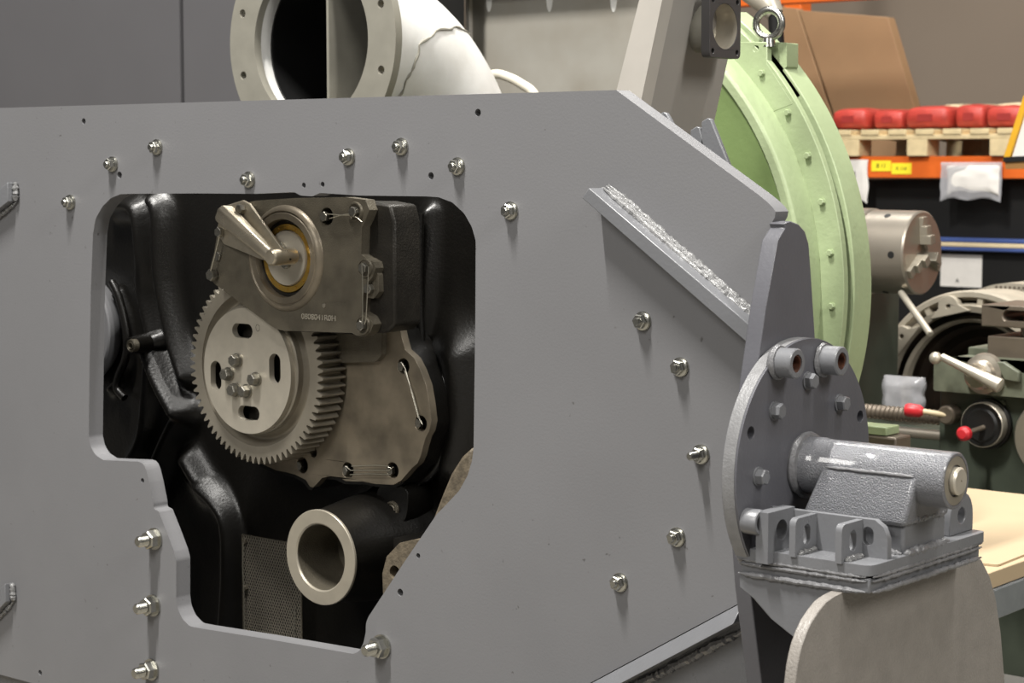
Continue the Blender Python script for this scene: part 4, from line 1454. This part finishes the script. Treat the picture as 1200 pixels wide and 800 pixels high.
for px, py in [(1044, 296), (1040, 252), (1038, 342)]:
    p = aty(px, py, YL)
    dz_ = max(-.1, min(.1, p.z - cz_)); yy = cy_ - math.sqrt(max(r_c ** 2 - dz_ ** 2, 1e-6))
    nn = Vector((0, yy - cy_, dz_)).normalized()
    xx = at(px, py, 1, yy).x
    part('key_socket', MB().hexa(Vector((xx, yy, cz_ + dz_)) - nn * .004, nn, .018, .0045, 0, n=12), M_HOLE, lat)
part('headstock', MB().box(xb - .55, xb - .058, YL - .16, YL + .25, .55, cz_ + .085), M_LATHEG, lat, bevel=.01)
zway = xz(1040, 497, YL - .1)[1]
part('bed', MB().box(xb - .55, 1.6, YL - .10, YL + .18, zway - .16, zway), M_LATHEG, lat, bevel=.006)
part('lathe_plinth', MB().box(xb - .5, 1.5, YL - .12, YL + .2, 0, zway - .16), M_LATHEG, lat, bevel=.01)
# lead screw and feed rod
YS_ = YL - .22
a_, b_ = aty(985, 481, YS_), aty(1104, 487, YS_)
zsc = (a_.z + b_.z) / 2
pts, rs = [], []
x = a_.x - .3
k = 0
while x < b_.x + .05:
    pts.append((x, YS_, zsc)); rs.append(.0155 if k % 2 else .0185); x += .006; k += 1
part('lead_screw', MB().tube(pts, rs, 14), M_BROWNST, lat)
zfr = aty(1070, 507, YS_).z
part('feed_rod', MB().tube([(a_.x - .3, YS_, zfr), (b_.x + .05, YS_, zfr)], .0125, 18), M_CHUCK, lat)
# apron and saddle (carriage)
YA = YL - .30
xa0 = aty(1100, 500, YA).x
za1, za0 = aty(1110, 455, YA).z, aty(1110, 588, YA).z
part('apron', MB().box(xa0, xa0 + .55, YA, YA + .20, za0, za1), M_LATHEG, lat, bevel=.006)
zs1 = aty(1110, 418, YA - .02).z
xs0 = aty(1094, 440, YA - .03).x
part('cross_slide', MB().prism(round_poly([(xs0, za1 - .004), (xs0 + .6, za1 - .004), (xs0 + .6, zs1 + .01), (xs0 + .06, zs1 + .004), (xs0, zs1 - .01)], .006), 'y', YA - .03, YA + .24), M_LATHEG2, lat, bevel=.004)
xt = aty(1157, 400, YA).x
part('compound_slide', MB().box(xs0 + .06, xs0 + .20, YA + .02, YA + .20, zs1 - .005, zs1 + .022), M_LATHEG2, lat, bevel=.003)
zt0, zt1 = aty(1170, 427, YA).z, aty(1170, 394, YA).z
tp_ = part('tool_post', MB().box(xt, xt + .30, YA + .0, YA + .16, zt0, zt1), M_BROWNST, lat, bevel=.003)
part('tool_post_ring', MB().lathe([(0, zt1), (.07, zt1), (.07, zt1 + .022), (0, zt1 + .022)], (xt + .12, YA + .08), 'z', 36), M_CHUCK, lat)
zt2, zt3 = zt1 + .022, aty(1170, 357, YA).z
cS = xz(1192, 375, YA - .01)
part('tool_holder', MB().prism([(xt - .012, zt2), (xt + .26, zt2), (xt + .26, zt3), (xt - .012, zt3)], 'y', YA - .01, YA + .17, [slot(cS[0] + .02, (zt2 + zt3) / 2 + .002, .055, .012)]), M_BROWNST, lat, bevel=.003)
part('tool_bar', MB().box(xt - .03, xt - .012, YA + .03, YA + .10, zt2 + .005, zt2 + .03), M_BROWNST, lat)
# handle with dial
YHd = YA - .08
dc_ = aty(1148, 439, YA - .06)
part('dial', MB().lathe([(0, YA - .075), (.028, YA - .075), (.034, YA - .07), (.034, YA - .05), (.045, YA - .046), (.048, YA - .03), (0, YA - .03)], (dc_.x, dc_.z), 'y', 40), M_CHUCK, lat)
h0, h1 = aty(1104, 418, YHd - .02), aty(1172, 452, YHd - .02)
hd = part('crank_handle', MB().tube([h0, h0.lerp(h1, .30), h0.lerp(h1, .58), h0.lerp(h1, .60), h1, h1 + (h1 - h0) * .02], [.0085, .010, .0125, .0125, .017, .012], 16), M_STEELB, lat)
part('handle_ball', MB().lathe([(.0145 * math.sin(t_ * PI / 10), h0.y - .0145 * math.cos(t_ * PI / 10)) for t_ in range(11)], (h0.x - .016, h0.z - .004), 'y', 20), M_STEELB, lat)
part('handle_shaft', MB().cyl(aty(1146, 438, YHd - .02), Vector((dc_.x, YA - .05, dc_.z)), .012), M_STEELB, lat)
# lower dial
dl = aty(1142, 498, YA - .05)
part('apron_dial', MB().lathe([(0, YA - .045), (.035, YA - .045), (.040, YA - .04), (.047, YA - .04), (.049, YA - .036), (.049, YA - .015), (.058, YA - .012), (.058, YA), (0, YA)], (dl.x + .012, dl.z), 'y', 44), M_BLKPL, lat)
part('dial_ring', MB().lathe([(.0495, YA - .040), (.0515, YA - .038), (.0515, YA - .014), (.0495, YA - .014), (.0495, YA - .040)], (dl.x + .012, dl.z), 'y', 44), M_STEELB, lat)
kp = aty(1130, 508, YA - .10)
part('knob', MB().lathe([(0, kp.y - .014), (.010, kp.y - .013), (.0165, kp.y - .006), (.0165, kp.y + .006), (.009, kp.y + .014), (0, kp.y + .014)], (kp.x, kp.z), 'y', 24), M_REDPL, lat, label='red plastic knob')
part('knob_shaft', MB().cyl((kp.x, kp.y + .01, kp.z), (dl.x + .02, YA - .044, dl.z - .004), .006, n=12), M_BROWNST, lat)
lh = aty(1110, 486, YA - .03)
part('lever_hub', MB().lathe([(0, YA - .04), (.018, YA - .04), (.022, YA - .035), (.022, YA), (0, YA)], (lh.x, lh.z), 'y', 28), M_BROWNST, lat)
l0 = aty(1082, 482, YA - .05); l2 = aty(1061, 480, YA - .06)
part('feed_lever', MB().cyl(Vector((lh.x, YA - .034, lh.z)), l0, .0065, n=14), M_CREAM, lat)
part('lever_grip', MB().tube([l0 + (l0 - l2) * -.0, l0.lerp(l2, .2), l0.lerp(l2, .8), l2], [.009, .0145, .016, .013], 18), M_REDPL, lat, label='red plastic lever grip')
bk_ = aty(1192, 442, YA - .03)
part('slide_bracket', MB().prism([xz(x, y, YA - .045) for x, y in [(1165, 424), (1176, 424), (1194, 436), (1194, 448), (1176, 445)]], 'y', YA - .045, YA - .03), M_LATHEG2, lat, bevel=.003)
hw = aty(1232, 515, YA - .06)
part('handwheel', MB().lathe([(.035, YA - .05), (.05, YA - .062), (.085, YA - .062), (.09, YA - .055), (.09, YA - .04), (.035, YA - .035), (.035, YA - .05)], (hw.x, hw.z), 'y', 44), M_CHUCK, lat)
part('handwheel_hub', MB().lathe([(0, YA - .065), (.036, YA - .065), (.036, YA), (0, YA)], (hw.x, hw.z), 'y', 28), M_CHUCK, lat)
part('apron_screw', MB().hexa(aty(1175, 472, YA), D, .016, .005, 0), M_LATHEG, lat)
# tommy bar hanging from the chuck
a_, b_ = aty(1056, 343, YL - .06), aty(1090, 391, YL - .18)
tag(part('chuck_key', MB().tube([a_, b_, b_ + (b_ - a_) * .01], [.0085, .0085, .006], 16), M_STEELB), 'bright round steel bar leaning out from under the lathe chuck', 'steel bar')

# gear case on the floor stand behind: dusty round housing
YHs = 2.75
hc_ = xz(1136, 466, YHs); S = 1 / pm(1136, 466, YHs)
bh = thing('bell_housing', 'dusty round aluminium bell housing with oily dark bore behind the lathe', 'bell housing', (hc_[0], YHs + .1, 0))
R_ = 126 * S
part('outer_shell', MB().lathe([(R_ * .985, YHs + .0), (R_, YHs + .01), (R_ * .985, YHs + .20), (R_ * .90, YHs + .20), (R_ * .90, YHs + .03), (R_ * .93, YHs + .02), (R_ * .94, YHs), (R_ * .985, YHs)], hc_, 'y', 72), M_DUST, bh)
part('flange_ring', MB().lathe([(R_ * .80, YHs - .005), (R_ * .86, YHs - .012), (R_ * .88, YHs + .02), (R_ * .80, YHs + .02), (R_ * .80, YHs - .005)], hc_, 'y', 72), M_DUST, bh)
part('inner_ring', MB().lathe([(R_ * .70, YHs + .02), (R_ * .73, YHs + .01), (R_ * .75, YHs + .05), (R_ * .70, YHs + .05), (R_ * .70, YHs + .02)], hc_, 'y', 72), M_DUST, bh)
prof = [(R_ * .90, YHs + .04), (R_ * .76, YHs + .05), (R_ * .72, YHs + .07), (R_ * .66, YHs + .07), (R_ * .62, YHs + .10), (R_ * .54, YHs + .10), (R_ * .5, YHs + .14), (R_ * .42, YHs + .14), (R_ * .40, YHs + .18), (0, YHs + .18), (0, YHs + .21), (R_ * .90, YHs + .21)]
part('bore', MB().lathe(prof, hc_, 'y', 72), M_BORE, bh)
part('hub_cone', MB().lathe([(0, YHs + .02), (R_ * .22, YHs + .03), (R_ * .30, YHs + .19), (0, YHs + .19)], (hc_[0] - .01, hc_[1] - .02), 'y', 40), M_DUST, bh)
for k, a_ in enumerate((104, 142, 62)):
    t_ = math.radians(a_)
    cx_, cz2 = hc_[0] + R_ * .87 * math.cos(t_), hc_[1] + R_ * .87 * math.sin(t_)
    er_ = 13 * S
    tri = [(cx_ + er_ * math.cos(t_ + q_), cz2 + er_ * math.sin(t_ + q_)) for q_ in [(-PI / 2 + PI * j / 10) for j in range(11)]]
    sd = Vector((-math.sin(t_), math.cos(t_)))
    basec = Vector((hc_[0] + R_ * .79 * math.cos(t_), hc_[1] + R_ * .79 * math.sin(t_)))
    tri += [tuple(basec + sd * er_ * 2.0), tuple(basec - sd * er_ * 2.0)]
    part('ear', MB().prism(tri, 'y', YHs - .016, YHs + .012, [circ(cx_, cz2, 3 * S, 12)]), M_DUST, bh, bevel=.003)
for a_ in (85, 120, 158):
    t_ = math.radians(a_)
    d_ = Vector((math.cos(t_), 0, math.sin(t_))); s_ = Vector((-math.sin(t_), 0, math.cos(t_)))
    c0 = Vector((hc_[0], 0, hc_[1]))
    vs = [c0 + d_ * (R_ * u) + s_ * (.008 * v) + Vector((0, YHs + y_, 0)) for y_ in (.004, .06) for u, v in ((.86, -1), (.95, -1), (.95, 1), (.86, 1))]
    part('rib', MB().add(vs, [(0, 1, 2, 3), (4, 5, 6, 7), (0, 1, 5, 4), (1, 2, 6, 5), (2, 3, 7, 6), (3, 0, 4, 7)]), M_DUST, bh)
part('housing_stand', MB().box(hc_[0] - .25, hc_[0] + .25, YHs + .0, YHs + .2, 0, hc_[1] - R_ * .94), M_BLKPL, bh)

# perforated guard sheet on top right
YGd = 3.05
mb = MB()
vs, fs = [], []
g0, g1 = xz(1135, 352, YGd), xz(1240, 352, YGd)
gd = thing('perforated_guard', 'arched pale perforated metal guard behind the tool post', 'guard', ((g0[0] + g1[0]) / 2, YGd, 0))
cxg = (g0[0] + g1[0]) / 2; rg = (g1[0] - g0[0]) / 2
nn_ = 40
arc = [(cxg + rg * math.cos(PI - PI * k / nn_), g0[1] - .01 + .066 * math.sin(PI * k / nn_)) for k in range(nn_ + 1)]
part('guard_sheet', MB().prism(arc, 'y', YGd, YGd + .20), M_DUST, gd)
dots = MB()
row = 0
z = g0[1] - .004
while z < g0[1] + .06:
    x = g0[0] + .01 + (.007 if row % 2 else 0)
    while x < g1[0] - .01:
        u = (x - cxg) / rg
        if z < g0[1] - .016 + .066 * math.sqrt(max(0, 1 - u * u)):
            dots.hexa((x, YGd, z), D, .0075, .0012, 0, n=6)
        x += .014
    z += .0095; row += 1
part('perforations', dots, M_BROWNST, gd, kind='stuff')
part('guard_post', MB().box(cxg - .05, cxg + .05, YGd + .05, YGd + .15, 0, g0[1]), M_BLKPL, gd)

# plastic bag and green block lying on the lathe bed
YBg = YL - .05
a_, b_ = xz(1036, 476, YBg), xz(1083, 450, YBg)
bg = thing('parts_bag', 'crumpled clear plastic bag of small parts lying above the lead screw', 'plastic bag', ((a_[0] + b_[0]) / 2, YBg, zway))
part('bag_film', wavy((a_[0], zway + .016), b_[0] - a_[0], b_[1] - zway, YBg, .03, .008, 4.4, sag=.0), M_PLASTIC, bg, ang=80)
for k in range(4):
    part('small_part', MB().hexa((a_[0] + .03 + .02 * k, YBg - .016, zway + .012 + .008 * (k % 2)), D, .014, .006, 0, k * .4), M_ZINC, bg)
YGb = .95
z_ = aty(1030, 500, YGb).z
x0, x1 = aty(1000, 505, YGb).x, aty(1041, 505, YGb).x
gbk = thing('green_side_table', 'pale green block on a brown plinth standing on the bench', 'machine block', ((x0 + x1) / 2, YGb + .02, .85))
part('top_block', MB().box(x0, x1 - .004, YGb, YGb + .05, z_ - .016, z_), M_GREEN, gbk, bevel=.002)
part('plinth', MB().box(x0, x1 + .018, YGb - .004, YGb + .055, .85, z_ - .017), M_BROWNST, gbk, bevel=.004)

# ================================================================== BENCH, lower right
ZT = .85
c0 = at(1164, 668, 2, ZT); c1 = at(1200, 655, 2, ZT)
XB1 = c0.x + .004
bn = thing('work_bench', 'steel framed work bench with pale board top behind the pivot bracket', 'bench', (XB1 - .5, 1.2, 0))
part('bench_top', MB().box(XB1 - .52, XB1, c0.y - .10, 1.60, ZT - .03, ZT), M_BOARD, bn, bevel=.002)
part('top_rail', MB().box(XB1 - .52, XB1 + .004, c0.y - .10, 1.60, ZT - .085, ZT - .031), M_GALV, bn, bevel=.003)
for x in (XB1 - .51, XB1 - .046):
    for y in (c0.y - .08, 1.54):
        part('leg', MB().box(x, x + .05, y, y + .05, 0, ZT - .085), M_GALV, bn, bevel=.003)
part('lower_shelf', MB().box(XB1 - .50, XB1 - .01, c0.y - .06, 1.56, .34, .36), M_GALV, bn)
tag(part('paper_sheet', wavy((0, 0), .36, .30, 0, .0015, .004, 2.2, sag=0).__class__().add([], []) if False else MB().prism(round_poly([(XB1 - .40, c0.y - .02), (XB1 - .01, c0.y + .03), (XB1 - .03, c0.y + .55), (XB1 - .42, c0.y + .50)], .01), 'z', ZT + .0005, ZT + .004), M_BOARD), 'pale card sheet lying flat on the bench top', 'card sheet')
for k, (z0_, h_, m, nm) in enumerate([(.3605, .10, M_YELLOW, 'yellow'), (.3605, .16, M_PAPER, 'white')]):
    y_ = c0.y + .12 + .26 * k
    o = thing('storage_tub', nm + ' plastic tub on the lower bench shelf', 'tub', (XB1 - .2, y_, z0_))
    part('tub_body', MB().prism(round_poly([(XB1 - .34, y_ - .1), (XB1 - .05, y_ - .1), (XB1 - .05, y_ + .1), (XB1 - .34, y_ + .1)], .02), 'z', z0_, z0_ + h_), m, o, bevel=.004)
    part('lid', MB().prism(round_poly([(XB1 - .35, y_ - .11), (XB1 - .04, y_ - .11), (XB1 - .04, y_ + .11), (XB1 - .35, y_ + .11)], .02), 'z', z0_ + h_, z0_ + h_ + .015), M_PAPER, o, bevel=.004)
